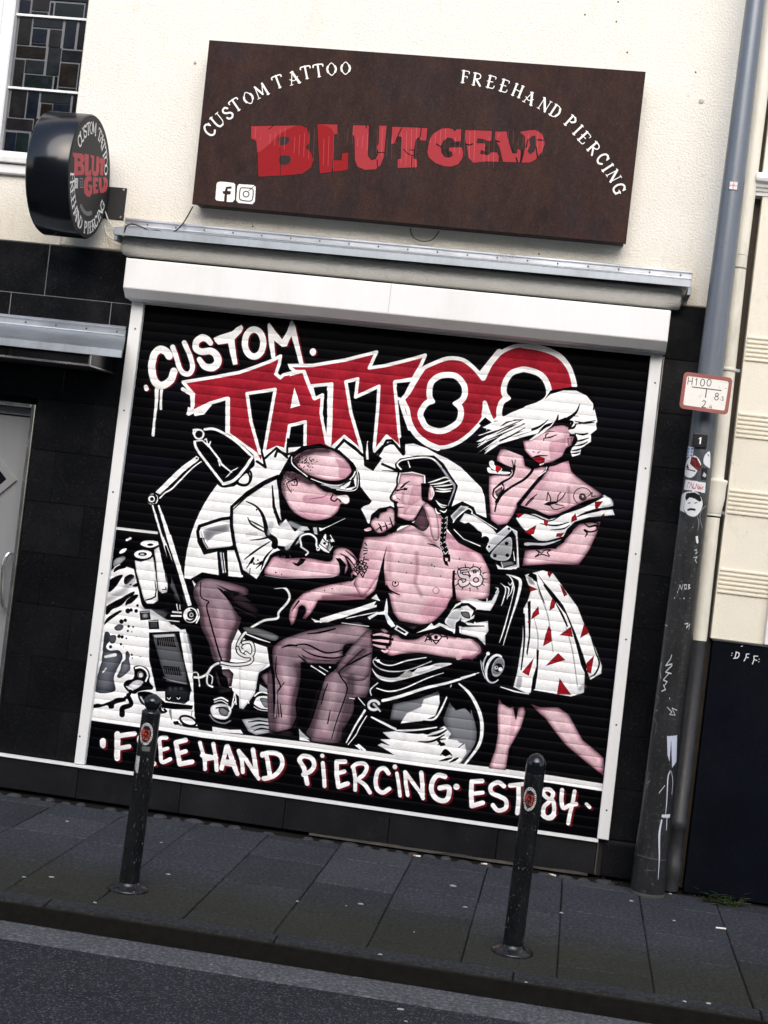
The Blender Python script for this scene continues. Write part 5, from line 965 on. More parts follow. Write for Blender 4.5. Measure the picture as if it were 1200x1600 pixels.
# ================================================================ roller shutter with its painting
MX0, MX1, MZ0, MZ1 = -.03, 2.65, .175, 2.60
RES = 950
def mural_to(p):
    q = at_many(p, 0.0); return np.stack([(q[:, 0] - MX0) * RES, (MZ1 - q[:, 1]) * RES], 1)
cv = Canvas(int((MX1 - MX0) * RES), int((MZ1 - MZ0) * RES), (7, 7, 9), mural_to, RES * .00326)
paint_mural(cv)
im = canvas_image('shutter_painting', cv); del cv
M_mural, t, b = new_mat('painted_shutter'); uvn = t.nodes.new('ShaderNodeUVMap'); uvn.uv_map = 'UVMap'; ti = t.nodes.new('ShaderNodeTexImage'); ti.image = im; ti.extension = 'EXTEND'; t.links.new(uvn.outputs[0], ti.inputs[0])
v = coords(t); c = mixc(t, ramp(t, noise(t, v, 9, 8, .7), ((.4, 0.0), (.8, .35))), ti.outputs[0], (.74, .73, .72), 'MULTIPLY'); c = mixc(t, ramp(t, noise(t, v, 160, 3), ((.5, 0.0), (.9, .5))), c, (.7, .68, .68), 'MULTIPLY')
t.links.new(c, b.inputs['Base Color']); b.inputs['Roughness'].default_value = .5; b.inputs['Specular IOR Level'].default_value = .025; bump(t, b, noise(t, v, 120, 4), .08, .002)
sh = thing('roller_shutter', (1.31, -.03, .183), 'white framed roller shutter painted with a tattooing scene and the words CUSTOM TATTOO', 'roller shutter')
NS = 49; tl, tr, bl, br = (.014, 2.592), (2.613, 2.598), (-.019, .184), (2.632, .186)
prof = [(0, .0014), (.03, .0010), (.08, -.0002), (.16, -.0013), (.30, -.0023), (.46, -.0029), (.62, -.0030), (.78, -.0025), (.90, -.0013), (.965, .0004), (1, .0014)]
for i in range(NS):
    V = []
    for u, y in prof:
        w = (i + u) / NS; xl, zl = bl[0] + (tl[0] - bl[0]) * w - .012, bl[1] + (tl[1] - bl[1]) * w; xr_, zr = br[0] + (tr[0] - br[0]) * w + .012, br[1] + (tr[1] - br[1]) * w
        V += [(xl, y, zl), (xr_, y, zr)]
    n = len(prof); Fc = [(2 * j, 2 * j + 1, 2 * j + 3, 2 * j + 2) for j in range(n - 1)]
    o = mesh('slat', V, Fc, M_mural, sh, smooth=True, uv=lambda co: np.stack([(co[:, 0] - MX0) / (MX1 - MX0), (co[:, 2] - MZ0) / (MZ1 - MZ0)], 1))
prism('guide_rail', [at(116, 1193, -.03), at(131.5, 1195, -.03), at(225, 474, -.03), at(207, 466, -.03)], -.034, .006, M_white, sh, bevel=.003)
prism('guide_rail', [at(933, 1310, -.03), at(951, 1313, -.03), at(1036, 551, -.03), at(1017.5, 549, -.03)], -.034, .006, M_white, sh, bevel=.003)
bx0, bx1 = -.047, 2.673
sweep_x('shutter_box', [(.0, 2.786), (-.155, 2.786), (-.16, 2.781), (-.16, 2.638), (-.157, 2.633), (-.108, 2.592), (-.05, 2.590), (-.05, 2.586), (.0, 2.586)], bx0, bx1, M_white, sh, bevel=.002, slope=.003)
for x in (bx0 - .003, bx1): mesh('end_cap', [(x, 0, 2.787), (x, -.158, 2.787), (x, -.162, 2.783), (x, -.162, 2.636), (x, -.109, 2.590), (x, 0, 2.590), (x + .003, 0, 2.787), (x + .003, -.158, 2.787), (x + .003, -.162, 2.783), (x + .003, -.162, 2.636), (x + .003, -.109, 2.590), (x + .003, 0, 2.590)], [tuple(range(6)), tuple(range(11, 5, -1))] + [(i, (i + 1) % 6, 6 + (i + 1) % 6, 6 + i) for i in range(6)], M_white, sh)
box('bottom_lip', .016, 2.612, -.022, -.006, 2.578, 2.590, M_white, sh, bevel=.002)

for k_, (xa, za, xb, zb) in enumerate(((-.048, .187, .000, 2.59), (2.656, .19, 2.645, 2.59))):
    for i in range(6):
        f_ = .06 + i * .176; x_ = xa + (xb - xa) * f_ + (.0 if k_ else -.0) ; lathe('rail_screw', (x_, -.034, za + (zb - za) * f_), (x_, -.037, za + (zb - za) * f_), ((0, .005), (.0015, .005), (.002, .003)), M_screw, sh, n=8)
M_seal = mat('old_sealant', (.32, .32, .31), .7, var=.3, scale=30, bmp=.4, dirt=(.08, .08, .08), dirt_amt=.8)
box('sealant_line', 2.6715, 2.6765, -.02, -.002, .30, 2.58, M_seal, sh, bevel=.001); box('cover_seam', 1.308, 1.3095, -.1612, -.158, 2.640, 2.785, M_seal, sh, bevel=0)

# ================================================================ rusty sign over the shutter
SY = -.12; c4 = [at(300, 318.5, SY), at(978, 380.5, SY), at(1009, 112, SY), at(327, 62.5, SY)]
SX0, SX1, SZ0, SZ1 = .2, 2.46, 3.07, 3.96; SR = 1000
sc = Canvas(int((SX1 - SX0) * SR), int((SZ1 - SZ0) * SR), (52, 42, 40), lambda p: np.stack([(at_many(p, SY)[:, 0] - SX0) * SR, (SZ1 - at_many(p, SY)[:, 1]) * SR], 1), SR * .0032)
paint_shop_sign(sc); ims = canvas_image('shop_sign_print', sc, True); del sc
M_rust, t, b = new_mat('rusted_steel'); v = coords(t, 'world', (1, 1, .5)); v1 = coords(t)
n1 = noise(t, v, 7, 10, .7); n2 = noise(t, v1, 3.2, 9, .72); n3 = noise(t, v1, 110, 5, .75); n4 = noise(t, v, 45, 6, .7)
c = ramp(t, n1, ((.28, (.018, .011, .0105)), (.48, (.036, .018, .0155)), (.72, (.060, .028, .019)))); c = mixc(t, ramp(t, n2, ((.5, 0.0), (.72, .75))), c, (.022, .022, .030)); c = mixc(t, ramp(t, n4, ((.5, 0.0), (.8, .55))), c, (.075, .045, .032)); c = mixc(t, ramp(t, n3, ((.42, 0.0), (.66, .6))), c, (.014, .010, .010)); c = mixc(t, ramp(t, n3, ((.28, .6), (.42, 0.0))), c, (.085, .042, .026))
t.links.new(c, b.inputs['Base Color']); b.inputs['Roughness'].default_value = .7; b.inputs['Specular IOR Level'].default_value = .12; bump(t, b, n3, .35, .003)
add_print(M_rust, ims)
sgn = thing('shop_sign', (1.33, -.06, 3.09), 'wide rust brown metal sign with red BLUTGELD lettering above the shutter', 'sign')
prism('sign_panel', c4, SY, -.1, M_rust, sgn, bevel=.0015, uv=lambda co: np.stack([(co[:, 0] - SX0) / (SX1 - SX0), (co[:, 2] - SZ0) / (SZ1 - SZ0)], 1))
M_dark = mat('dark_frame', (.02, .014, .013), .6, var=.2, scale=10, bmp=.2)
c5 = [(x + (.01 if x < 1 else -.01), z + (.006 if z < 3.5 else -.006)) for x, z in c4]; prism('sign_case', c5, -.0995, -.003, M_dark, sgn, bevel=.002)
P0 = at(298, 327, -.05); Lc = [(P0[0] + .01, -.05, P0[1] + .015)] + [(lambda q: (q[0], y, q[1]))(at(px, py, y)) for px, py, y in ((290, 343, -.03), (281, 355, -.05), (270, 363, -.10), (258, 364, -.15), (246, 360, -.17), (232, 360, -.18), (222, 355, -.19), (206, 350, -.19), (197, 354, -.205), (194, 364, -.2))]
tag(tube('sign_cable', Lc, .0036, M_cab), 'thin black cable hanging from the lower left corner of the rusty sign', 'cable')
q = [(lambda a: (a[0], y, a[1]))(at(px, py, y)) for px, py, y in ((641, 356, -.03), (645, 370, -.03), (660, 377, -.03), (676, 374, -.03), (686, 361, -.03))]; tag(tube('hanging_cable', q, .003, mat('brown_cable', (.06, .05, .035), .6)), 'small brown cable loop hanging below the middle of the rusty sign', 'cable')
q = [(lambda a: (a[0], y, a[1]))(at(px, py, y)) for px, py, y in ((163, 352, -.03), (166, 365, -.03), (175, 373, -.03), (186, 377, -.03), (193, 371, -.03), (191, 362, -.03), (180, 358, -.03), (170, 345, -.03), (164, 330, -.03))]; tag(tube('white_cable', q, .0035, M_cabw), 'white cable looped on the wall under the round sign', 'cable')

# ================================================================ round projecting sign
YC = -.34; xf, zc = -.227, 3.138; RD = .303
e = pix((xf - 1, YC, zc)); xb = xf - .215
rs = thing('round_sign', (-.2, 0, 3.08), 'round black projecting sign reading BLUTGELD on its face, left of the rusty sign', 'sign')
lathe('sign_drum', (xf, YC, zc), (xb, YC, zc), ((0, RD - .012), (.0, RD - .004), (.006, RD), (.205, RD), (.215, RD - .006), (.215, RD - .03)), M_black, rs, n=64)
def face_to(p):
    v_ = rays(p); q_ = CAM + v_ * ((xf - CAM[0]) / v_[:, 0])[:, None]; return np.stack([((q_[:, 1] - YC) / .297 + 1) * 350, (1 - (q_[:, 2] - zc) / .297) * 350], 1)
dc = Canvas(700, 700, (34, 34, 36), lambda p: (p + 1) * 350, 350.0)
paint_round_sign(dc); dc.to = face_to; dc.k = 2.1; dc.tile(20, 160, 6)
RR = (196, 78, 86)
for q in ('558,470 640,478 665,500 668,540 650,570 668,600 670,650 655,680 570,685 575,520 560,500', '668,480 710,488 705,645 716,648 718,628 732,632 730,688 675,686', '726,492 760,500 755,635 768,650 775,640 782,505 806,510 806,645 795,682 768,695 746,682 736,640 739,520 728,515', '812,518 860,532 858,592 848,575 842,686 815,680 822,572 808,570', '700,690 735,695 735,740 712,735 702,748 698,800 706,830 718,825 718,800 708,798 708,770 742,775 740,850 720,885 690,880 668,850 662,790 667,730 682,700', '748,700 798,705 796,745 774,740 774,765 788,768 786,790 774,790 774,815 798,815 796,850 752,860 748,780', '804,705 826,702 830,800 842,800 844,780 856,785 852,845 815,850 804,780', '842,700 868,700 886,730 884,790 870,835 848,840 852,740'): dc.P(RR, q)
for q in ('602,520 626,525 630,550 604,550', '606,600 632,605 635,640 608,642', '866,735 872,760 866,800 862,770'): dc.P((34, 34, 36), q)
dc.P((225, 225, 225), '577,708 608,710 605,808 578,805'); dc.S((34, 34, 36), 7, '600,730 592,735 592,806'); dc.S((34, 34, 36), 6, '585,762 602,764')
dc.S((225, 225, 225), 7, '628,712 652,714 654,796 628,794 626,712'); dc.S((225, 225, 225), 5, [[640 + 8 * math.cos(v_), 755 + 18 * math.sin(v_)] for v_ in np.linspace(0, 6.3, 16)]); imr = canvas_image('round_sign_print', dc)
M_face, t, b = new_mat('sign_face_print'); un = t.nodes.new('ShaderNodeUVMap'); un.uv_map = 'UVMap'; tt = t.nodes.new('ShaderNodeTexImage'); tt.image = imr; t.links.new(un.outputs[0], tt.inputs[0]); t.links.new(tt.outputs[0], b.inputs['Base Color']); b.inputs['Roughness'].default_value = .5; b.inputs['Specular IOR Level'].default_value = .2
n = 64; rr = RD - .006
V = [(xf + .002, YC + rr * math.cos(i / n * 6.28319), zc + rr * math.sin(i / n * 6.28319)) for i in range(n)] + [(xf - .004, YC + rr * math.cos(i / n * 6.28319), zc + rr * math.sin(i / n * 6.28319)) for i in range(n)]
mesh('sign_face', V, [tuple(range(n))] + [(i, (i + 1) % n, n + (i + 1) % n, n + i) for i in range(n)], M_face, rs, uv=lambda co: np.stack([.5 + (co[:, 1] - YC) / rr / 2, .5 + (co[:, 2] - zc) / rr / 2], 1))
(xa, za), (xc, zb) = at(160, 291), at(192, 345)
pl = box('wall_plate', xc - .165, xc + .004, -.008, 0, zb + .003, za + .0, mat('black_steel', (.012, .012, .013), .5, var=.15), rs, bevel=.0015)
for x in (xc - .012, xc - .15):
    for z in (zb + .016, za - .012): lathe('bolt', (x, -.008, z), (x, -.014, z), ((0, .006), (.005, .006), (.006, .004)), M_ss, pl, n=8)
xm = (xf + xb) / 2 + .04; box('arm', xm - .02, xm + .02, YC + RD - .02, -.008, zb + .04, za - .05, mat('black_arm', (.012, .012, .013), .5), rs, bevel=.002)
# ================================================================ tapered steel pole with stickers and scribbles
pb, ptop = np.array([2.884, -.215, 0.0]), np.array([2.902, -.215, 6.0])
def pr(z): return .0795 - .0080 * min(z, 4.6) if z > .2 else .0795
NSEG = 40
toc = math.atan2(CAM[1] - pb[1], CAM[0] - pb[0])
def pole_uv(px, py):
    """where the ray through (px, py) meets the pole: angle round it and height"""
    v = rays((px, py))[0]; o = CAM; zz = 1.5
    for _ in range(6):
        cx = pb[0] + (ptop[0] - pb[0]) * zz / 6; cy = pb[1]; a = v[0] ** 2 + v[1] ** 2; bq = (o[0] - cx) * v[0] + (o[1] - cy) * v[1]; r = pr(zz); cc = (o[0] - cx) ** 2 + (o[1] - cy) ** 2 - r * r; D = bq * bq - a * cc
        s_ = (-bq - math.sqrt(max(D, 0))) / a; zz = o[2] + v[2] * s_
    x, y = o[0] + v[0] * s_ - cx, o[1] + v[1] * s_ - cy; an = math.atan2(y, x) - toc
    return (an + math.pi) % (2 * math.pi) - math.pi, zz
PR = 420
def pole_to(p):
    return np.array([((lambda q: ((q[0] / math.pi + 1) * .5 * .45 * 900, (4.4 - q[1]) * PR))(pole_uv(*r_))) for r_ in p])
pc = Canvas(405, int(4.4 * PR), (40, 40, 42), pole_to, 1.35)
T, P, S = pc.tile, pc.P, pc.S; Wc, Kc = (225, 226, 228), (14, 14, 16)
T(900, 400, 4)
P((200, 208, 225), '690,1190 738,1192 728,1255 682,1262')
for y in range(3):
    for x in range(2): S((60, 70, 110), 7, [[700 + x * 22 - y * 3, 1205 + y * 20], [708 + x * 22 - y * 3, 1206 + y * 20]])
P(Wc, '705,1262 750,1250 782,1300 760,1340 735,1378 700,1385 672,1355 670,1310', True); P((96, 28, 26), '722,1252 755,1262 785,1320 765,1345 712,1298'); S((170, 80, 70), 4, '730,1270 750,1290 745,1320 765,1330'); S(Kc, 5, '690,1330 715,1338 745,1345'); P(Kc, '688,1320 700,1300 705,1330')
P(Wc, '838,1225 812,1235 797,1268 800,1300 825,1320 838,1322', True); S(Kc, 4, '822,1240 832,1250')
P((20, 20, 22), '785,1325 822,1325 815,1405 780,1400'); P((190, 190, 196), '800,1350 815,1368 808,1385 790,1375')
P(Wc, '684,1396 812,1418 806,1482 674,1460'); 
for q in ('695,1448 702,1415 712,1420', '708,1450 720,1418 728,1452', '735,1425 728,1450 742,1452', '745,1455 755,1424 762,1455', '768,1428 765,1458 778,1450 768,1440', '782,1432 780,1460 795,1440 792,1462'): S((176, 40, 60), 5, q)
P(Wc, '650,1500 680,1478 740,1472 775,1495 792,1550 775,1600 745,1628 712,1625 672,1600 642,1580 640,1530', True); P(Kc, '682,1510 690,1482 740,1478 775,1495 785,1530 770,1535 740,1515 710,1508 690,1530'); P(Kc, '695,1582 720,1575 745,1580 748,1592 720,1588 697,1594'); S(Kc, 4, '700,1545 715,1542'); S(Kc, 4, '740,1545 758,1540'); S(Kc, 4, '680,1520 672,1580 690,1610', sm=True)
S((210, 210, 212), 5, '812,1560 785,1590 775,1640 790,1700', sm=True)
T(900, 800, 4)
S((200, 202, 206), (3, 12, 4), '755,20 768,70 760,120', sm=True, a=.8); P(Wc, '748,150 762,150 766,190 758,200 750,185'); P((70, 72, 76), pc.ell(655, 85, 36, 44), True, a=.7)
S(Wc, 6, '740,240 755,235 748,262 760,250'); S(Wc, 6, '735,285 758,280 745,300 755,318')
for q in ('640,490 650,455 660,485 668,455', '680,482 676,455 690,455 690,480 680,482', '700,455 712,455 702,468 714,474 700,482'): S(Wc, 7, q)
for x, y in ((640, 225), (620, 290), (612, 365), (575, 495), (660, 435), (620, 440), (635, 500), (615, 538), (650, 540), (675, 540), (712, 538), (585, 1165), (730, 95), (650, 270)): pc.dot(Wc, x, y, 6 if x % 2 else 4)
S(Wc, 7, '540,765 550,700 570,712'); S(Wc, 7, '680,700 700,695 690,725 712,700 705,735')
for q in ('598,895 590,920 560,960 600,950', '600,960 560,1000 595,1010', '580,1010 545,1050 570,1060 550,1090', '545,1080 560,1110 535,1120', '535,940 525,990 530,1040'): S(Wc, 9, q)
S((190, 192, 196), 4, '500,1130 520,1170 490,1230 510,1240 480,1270 500,1310 495,1390', sm=True); S(Wc, 6, '570,1220 600,1250 585,1265 620,1270 600,1225 632,1240')
P((200, 206, 224), '568,1400 632,1395 628,1560 600,1600 595,1420 585,1560 572,1520')
T(900, 1200, 4)
S((214, 218, 232), (8, 14, 16, 10), '560,290 568,200 575,60 590,20', sm=True); S((214, 218, 232), (6, 12, 12), '595,20 605,80 600,160', sm=True, a=.9); S((214, 218, 232), (20, 24, 16, 6), '535,330 520,420 520,560 512,695', sm=True); S((214, 218, 232), (20, 24), '540,300 585,300'); S((214, 218, 232), 12, '570,300 565,385'); S((214, 218, 232), 8, '520,155 555,110')
S(Wc, 4, '455,30 440,100 460,80 440,130'); S((170, 172, 176), 5, '370,530 450,560 560,575', a=.7); S((150, 150, 150), 5, '430,640 490,640', a=.7)
impole = canvas_image('pole_stickers', pc, True)
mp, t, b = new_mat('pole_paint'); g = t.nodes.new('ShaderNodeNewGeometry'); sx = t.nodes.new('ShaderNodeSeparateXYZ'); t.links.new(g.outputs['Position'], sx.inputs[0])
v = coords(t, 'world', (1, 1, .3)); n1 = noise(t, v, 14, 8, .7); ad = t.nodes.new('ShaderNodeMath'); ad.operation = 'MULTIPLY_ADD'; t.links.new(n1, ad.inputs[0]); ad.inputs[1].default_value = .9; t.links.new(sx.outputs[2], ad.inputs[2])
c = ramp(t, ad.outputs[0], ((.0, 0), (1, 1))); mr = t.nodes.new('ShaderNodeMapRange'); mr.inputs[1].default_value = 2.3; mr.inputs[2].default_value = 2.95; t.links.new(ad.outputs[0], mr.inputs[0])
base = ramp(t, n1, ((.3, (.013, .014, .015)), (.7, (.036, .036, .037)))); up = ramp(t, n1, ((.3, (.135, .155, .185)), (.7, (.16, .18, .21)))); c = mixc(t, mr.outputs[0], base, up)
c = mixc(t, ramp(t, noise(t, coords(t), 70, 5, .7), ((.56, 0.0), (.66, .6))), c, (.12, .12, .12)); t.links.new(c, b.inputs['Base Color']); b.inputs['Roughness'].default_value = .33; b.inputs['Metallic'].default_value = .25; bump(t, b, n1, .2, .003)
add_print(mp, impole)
pole = thing('steel_pole', tuple(pb), 'tall tapered grey steel pole with stickers and graffiti, standing before the wall', 'pole')
V = []; UVc = []; Z = [0, .02, .28, .3, .31, .33] + [.4 + i * .14 for i in range(41)]
Z = [z for z in Z if z <= 6]
for z in Z:
    cx = pb[0] + (ptop[0] - pb[0]) * z / 6; r = pr(z) + (.003 if z <= .28 else 0) + (.002 if .295 < z < .32 else 0)
    for i in range(NSEG + 1):
        an = toc + math.pi + 2 * math.pi * i / NSEG; V.append((cx + r * math.cos(an), pb[1] + r * math.sin(an), z)); UVc.append((i / NSEG, z / 4.4))
Fc = [(j * (NSEG + 1) + i, j * (NSEG + 1) + i + 1, (j + 1) * (NSEG + 1) + i + 1, (j + 1) * (NSEG + 1) + i) for j in range(len(Z) - 1) for i in range(NSEG)]
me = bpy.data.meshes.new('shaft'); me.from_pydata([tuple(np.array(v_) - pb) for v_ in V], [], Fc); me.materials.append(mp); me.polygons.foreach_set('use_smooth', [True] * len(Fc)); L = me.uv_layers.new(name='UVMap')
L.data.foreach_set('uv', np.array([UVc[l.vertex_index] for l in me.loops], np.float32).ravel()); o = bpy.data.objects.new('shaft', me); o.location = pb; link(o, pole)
lathe('foot_ring', (pb[0], pb[1], 0), (pb[0], pb[1], 1), ((0, .0835), (.006, .0835), (.014, .083), (.016, .0815)), mat('old_mortar', (.06, .058, .055), .9, var=.3, scale=30, bmp=.5), pole, n=32)
def on_pole(px, py, lift): 
    a, z = pole_uv(px, py); return z
# number plate on the pole
(x0, z0), (x1, z1) = at(1083, 699, -.31), at(1106, 677, -.31); npx = (x0 + x1) / 2; npz = (z0 + z1) / 2; hw, hh = .0335, .034
y_p = pb[1] - pr(2) - .006
num = thing('number_plate', (npx, y_p, npz - hh), 'small black plate with a white figure 1, on the pole below the hydrant sign', 'number plate')
mesh('plate', [(npx - hw, y_p, npz - hh), (npx + hw, y_p, npz - hh), (npx + hw, y_p, npz + hh), (npx - hw, y_p, npz + hh), (npx - hw, y_p + .005, npz - hh), (npx + hw, y_p + .005, npz - hh), (npx + hw, y_p + .005, npz + hh), (npx - hw, y_p + .005, npz + hh)], BOXF, mat('black_enamel', (.009, .009, .01), .3, var=.1), num, bevel=.004, seg=2)
M_lw = mat('white_lettering', (.8, .8, .78), .5, var=.03)
mesh('figure', [(npx + a, y_p - .001, npz + b_) for a, b_ in ((-.002, -.016), (.005, -.016), (.005, .016), (0, .016), (-.008, .009), (-.006, .006), (-.002, .009))] + [(npx + a, y_p, npz + b_) for a, b_ in ((-.002, -.016), (.005, -.016), (.005, .016), (0, .016), (-.008, .009), (-.006, .006), (-.002, .009))], [tuple(range(7))] + [(i, (i + 1) % 7, 7 + (i + 1) % 7, 7 + i) for i in range(7)], M_lw, num)
x, z = at(1146, 290, pb[1] - pr(3.3) - .003); yy = pb[1] - pr(3.3) - .004
st = thing('square_sticker', (x, yy, z - .018), 'tiny white square sticker with red pattern high on the grey pole', 'sticker')
box('sticker_sheet', x - .018, x + .018, yy, yy + .002, z - .018, z + .018, mat('sticker_white', (.72, .66, .66), .5), st, bevel=0)
M_redp = mat('sticker_red', (.5, .12, .12), .5)
for a, b_, c_, d_ in ((-.001, .001, .008, .018), (-.001, .001, -.018, -.008), (-.018, -.008, -.001, .001), (.008, .018, -.001, .001)): box('red_line', x + a, x + b_, yy - .0008, yy, z + c_, z + d_, M_redp, st, bevel=0)
mesh('red_diamond', [(x - .008, yy - .0008, z), (x, yy - .0008, z - .008), (x + .008, yy - .0008, z), (x, yy - .0008, z + .008)], [(0, 1, 2, 3)], mat('sticker_pink', (.6, .25, .22), .5), st)

# ================================================================ hydrant sign on the pole
HY = -.36; H4 = [at(1060, 644, HY), at(1139, 649, HY), at(1145.5, 588, HY), at(1068, 580, HY)]
H4 = [at(1061, 637.5, HY), at(1137, 648.5, HY), at(1145, 590.5, HY), at(1069, 580.5, HY)]
hx0, hx1 = min(p_[0] for p_ in H4), max(p_[0] for p_ in H4); hz0, hz1 = min(p_[1] for p_ in H4), max(p_[1] for p_ in H4)
hc = Canvas(640, 500, (150, 58, 52), lambda p: np.stack([(at_many(p, HY)[:, 0] - hx0) / (hx1 - hx0) * 640, (hz1 - at_many(p, HY)[:, 1]) / (hz1 - hz0) * 500], 1), 640 / 77.)
hc.tile(1040, 560, 5.333); Ic = (232, 228, 220)
hc.P(Ic, '190,138 515,190 528,205 490,440 475,446 155,402 145,390 178,148'); KK = (22, 22, 24); S = hc.S
for q in ('192,158 184,215', '226,162 218,220', '188,188 222,192', '250,178 262,168 254,224'): S(KK, 6, q)
for cx in (308, 362): S(KK, 6, [[cx + 17 * math.cos(v_) - 3 * math.sin(v_), 202 + 29 * math.sin(v_)] for v_ in np.linspace(0, 6.3, 20)])
S(KK, 8, '222,238 462,268'); S(KK, 8, '342,258 332,325')
S(KK, 6, hc.ell(428, 302, 12, 13) + [[440, 302]]); S(KK, 6, hc.ell(424, 332, 15, 15) + [[439, 332]]); S(KK, 4, '468,322 482,320 474,334 484,346 466,352', sm=True); hc.dot(KK, 455, 344, 3)
S(KK, 6, '308,360 320,350 334,360 325,385 302,406 334,410', sm=False); hc.dot(KK, 352, 406, 3); S(KK, 4, '376,388 364,408 384,412'); S(KK, 4, '382,395 378,420'); S((190, 180, 170), 4, '455,195 515,205', a=.7); S((170, 165, 160), 3, '448,235 450,248'); hc.dot(KK, 502, 250, 4, a=.6); S((170, 172, 160), 5, '275,310 285,325 300,300', a=.5)
imh = canvas_image('hydrant_print', hc)
mh, t, b = new_mat('hydrant_enamel'); un = t.nodes.new('ShaderNodeUVMap'); un.uv_map = 'UVMap'; tt = t.nodes.new('ShaderNodeTexImage'); tt.image = imh; t.links.new(un.outputs[0], tt.inputs[0]); t.links.new(mixc(t, ramp(t, noise(t, coords(t), 30, 7, .7), ((.5, 0.0), (.8, .25))), tt.outputs[0], (.4, .36, .28)), b.inputs['Base Color']); b.inputs['Roughness'].default_value = .45
hs = thing('hydrant_sign', (2.92, -.3, hz0), 'white hydrant sign reading H 100 with a red border, on the grey pole', 'sign')
uvh = lambda co: np.stack([(co[:, 0] - hx0) / (hx1 - hx0), (co[:, 2] - hz0) / (hz1 - hz0)], 1)
def rounded(P4, r, n_=5):
    out = []
    for i in range(4):
        p0, p1, p2 = (np.array(P4[(i + k_) % 4]) for k_ in (-1, 0, 1)); d0 = (p0 - p1) / np.linalg.norm(p0 - p1); d2 = (p2 - p1) / np.linalg.norm(p2 - p1)
        for k_ in range(n_ + 1):
            s_ = k_ / n_; out.append(tuple(p1 + d0 * r * (1 - s_) ** 2 + d2 * r * s_ ** 2))
    return out
prism('sign_plate', rounded(H4, .022), HY, HY + .006, mh, hs, bevel=.0008, uv=uvh)
M_hred = mat('hydrant_red', (.30, .09, .075), .45, var=.1, scale=12, dirt=(.2, .1, .08), dirt_amt=.4)
O_ = rounded(H4, .022); cxy = np.mean(H4, 0); I_ = rounded([tuple(cxy + (np.array(p_) - cxy) * (.865, .80)) for p_ in H4], .012); n = len(O_)
mesh('border_rim', [(x, HY - .0015, z) for x, z in O_] + [(x, HY - .0015, z) for x, z in I_] + [(x, HY - .0001, z) for x, z in O_] + [(x, HY - .0001, z) for x, z in I_], [(i, (i + 1) % n, n + (i + 1) % n, n + i) for i in range(n)] + [(2 * n + i, 2 * n + (i + 1) % n, (i + 1) % n, i) for i in range(n)] + [(n + i, n + (i + 1) % n, 3 * n + (i + 1) % n, 3 * n + i) for i in range(n)], M_hred, hs)
for z in (hz0 + .05, hz1 - .05): box('clamp', 2.885, 2.905, HY + .006, pb[1] - pr(2.2) + .004, z - .01, z + .01, M_zinc, hs, bevel=.001)

# ================================================================ cream downpipe and the neighbour's house
M_cream = plaster('neighbour_plaster', (.79, .745, .63), (.45, .39, .28), 2.5, .22, .0)
M_pipe = mat('cream_pipe_paint', (.76, .73, .63), .5, var=.08, scale=8, bmp=.2, dirt=(.3, .27, .2), dirt_amt=.6, stretch=(1, 1, .3))
M_pdk = mat('dark_pipe_paint', (.03, .031, .034), .5, var=.3, scale=9, bmp=.3, speck=.3)
M_navy = mat('navy_base_paint', (.0033, .0045, .0080), .7, var=.25, scale=3, fine=70, bmp=.3, bdist=.002, spec=.03, dirt=(.010, .012, .015), dirt_amt=.4, speck=.05)
dp = thing('downpipe', (3.0, -.07, 0), 'cream painted downpipe with sockets between the grey pole and the neighbouring house', 'downpipe')
py_ = -.07
def pxx(z): return 2.999 if z < 1.3 else 2.999 - (min(z, 3.1) - 1.3) * .011 + max(0, z - 3.1) * .006
lathe('pipe', (pxx(1.22), py_, 1.222), (pxx(1.85), py_, 1.85), ((0, .0355), (.6, .0355)), M_pipe, dp)
lathe('lower_pipe', (3.002, py_, 0), (2.999, py_, 1.22), ((0, .037), (.06, .037), (.07, .042), (.14, .042), (.15, .036), (.3, .036), (.305, .041), (.35, .041), (.355, .0365), (1.22, .0365)), M_pdk, dp)
lathe('pipe', (pxx(1.84), py_, 1.86), (pxx(3.1), py_, 3.098), ((0, .034), (1.238, .034)), M_pipe, dp)
lathe('pipe', (pxx(3.1), py_, 3.10), (pxx(6.2), py_, 6.2), ((0, .0345), (3.1, .0345)), M_pipe, dp)
lathe('socket', (pxx(1.85), py_, 1.83), (pxx(2.0), py_, 2.0), ((0, .036), (.02, .04), (.05, .044), (.085, .049), (.15, .05), (.165, .054), (.175, .054), (.18, .036)), M_pipe, dp)
lathe('collar', (pxx(1.83), py_, 1.83), (pxx(1.83), py_, 1.9), ((0, .039), (.012, .039)), M_pipe, dp)
zc1 = at(1155, 421, py_)[1]; lathe('joint_ring', (pxx(zc1), py_, zc1), (pxx(zc1), py_, zc1 + 1), ((0, .0348), (.004, .0352), (.008, .0348)), mat('dark_joint', (.2, .18, .15), .8), dp)  # thin darker ring where two pipe lengths meet
for zz in (at(1140, 578, py_)[1], at(1115, 800, py_)[1]):
    cl = lathe('pipe_clip', (pxx(zz), py_, zz - .008), (pxx(zz), py_, zz + .01), ((0, .037), (.001, .0395), (.015, .0395), (.016, .037)), M_pipe, dp); box('clip_lug', pxx(zz) + .03, pxx(zz) + .055, py_ - .008, py_ + .008, zz - .008, zz + .008, M_zinc, cl, bevel=.001)
NX = 3.062; nb = thing('neighbour_house', (4.2, 0, 0), 'cream neighbouring house with grooved pilaster and dark navy base at the right edge', 'building')
box('house_wall', NX + .12, 9, .03, .5, 1.236, 6.2, M_cream, nb, bevel=0)
box('gap_wall', 2.992, NX + .1, .02, .4, 0, 6.2, mat('dark_gap', (.07, .055, .04), .9, var=.3, scale=12, bmp=.4), nb, bevel=0)
plx0, plx1 = 3.052, 3.36
pil = box('pilaster', plx0, plx1 - .0, -.05, .02, 1.237, 3.42, M_cream, nb, bevel=.003)
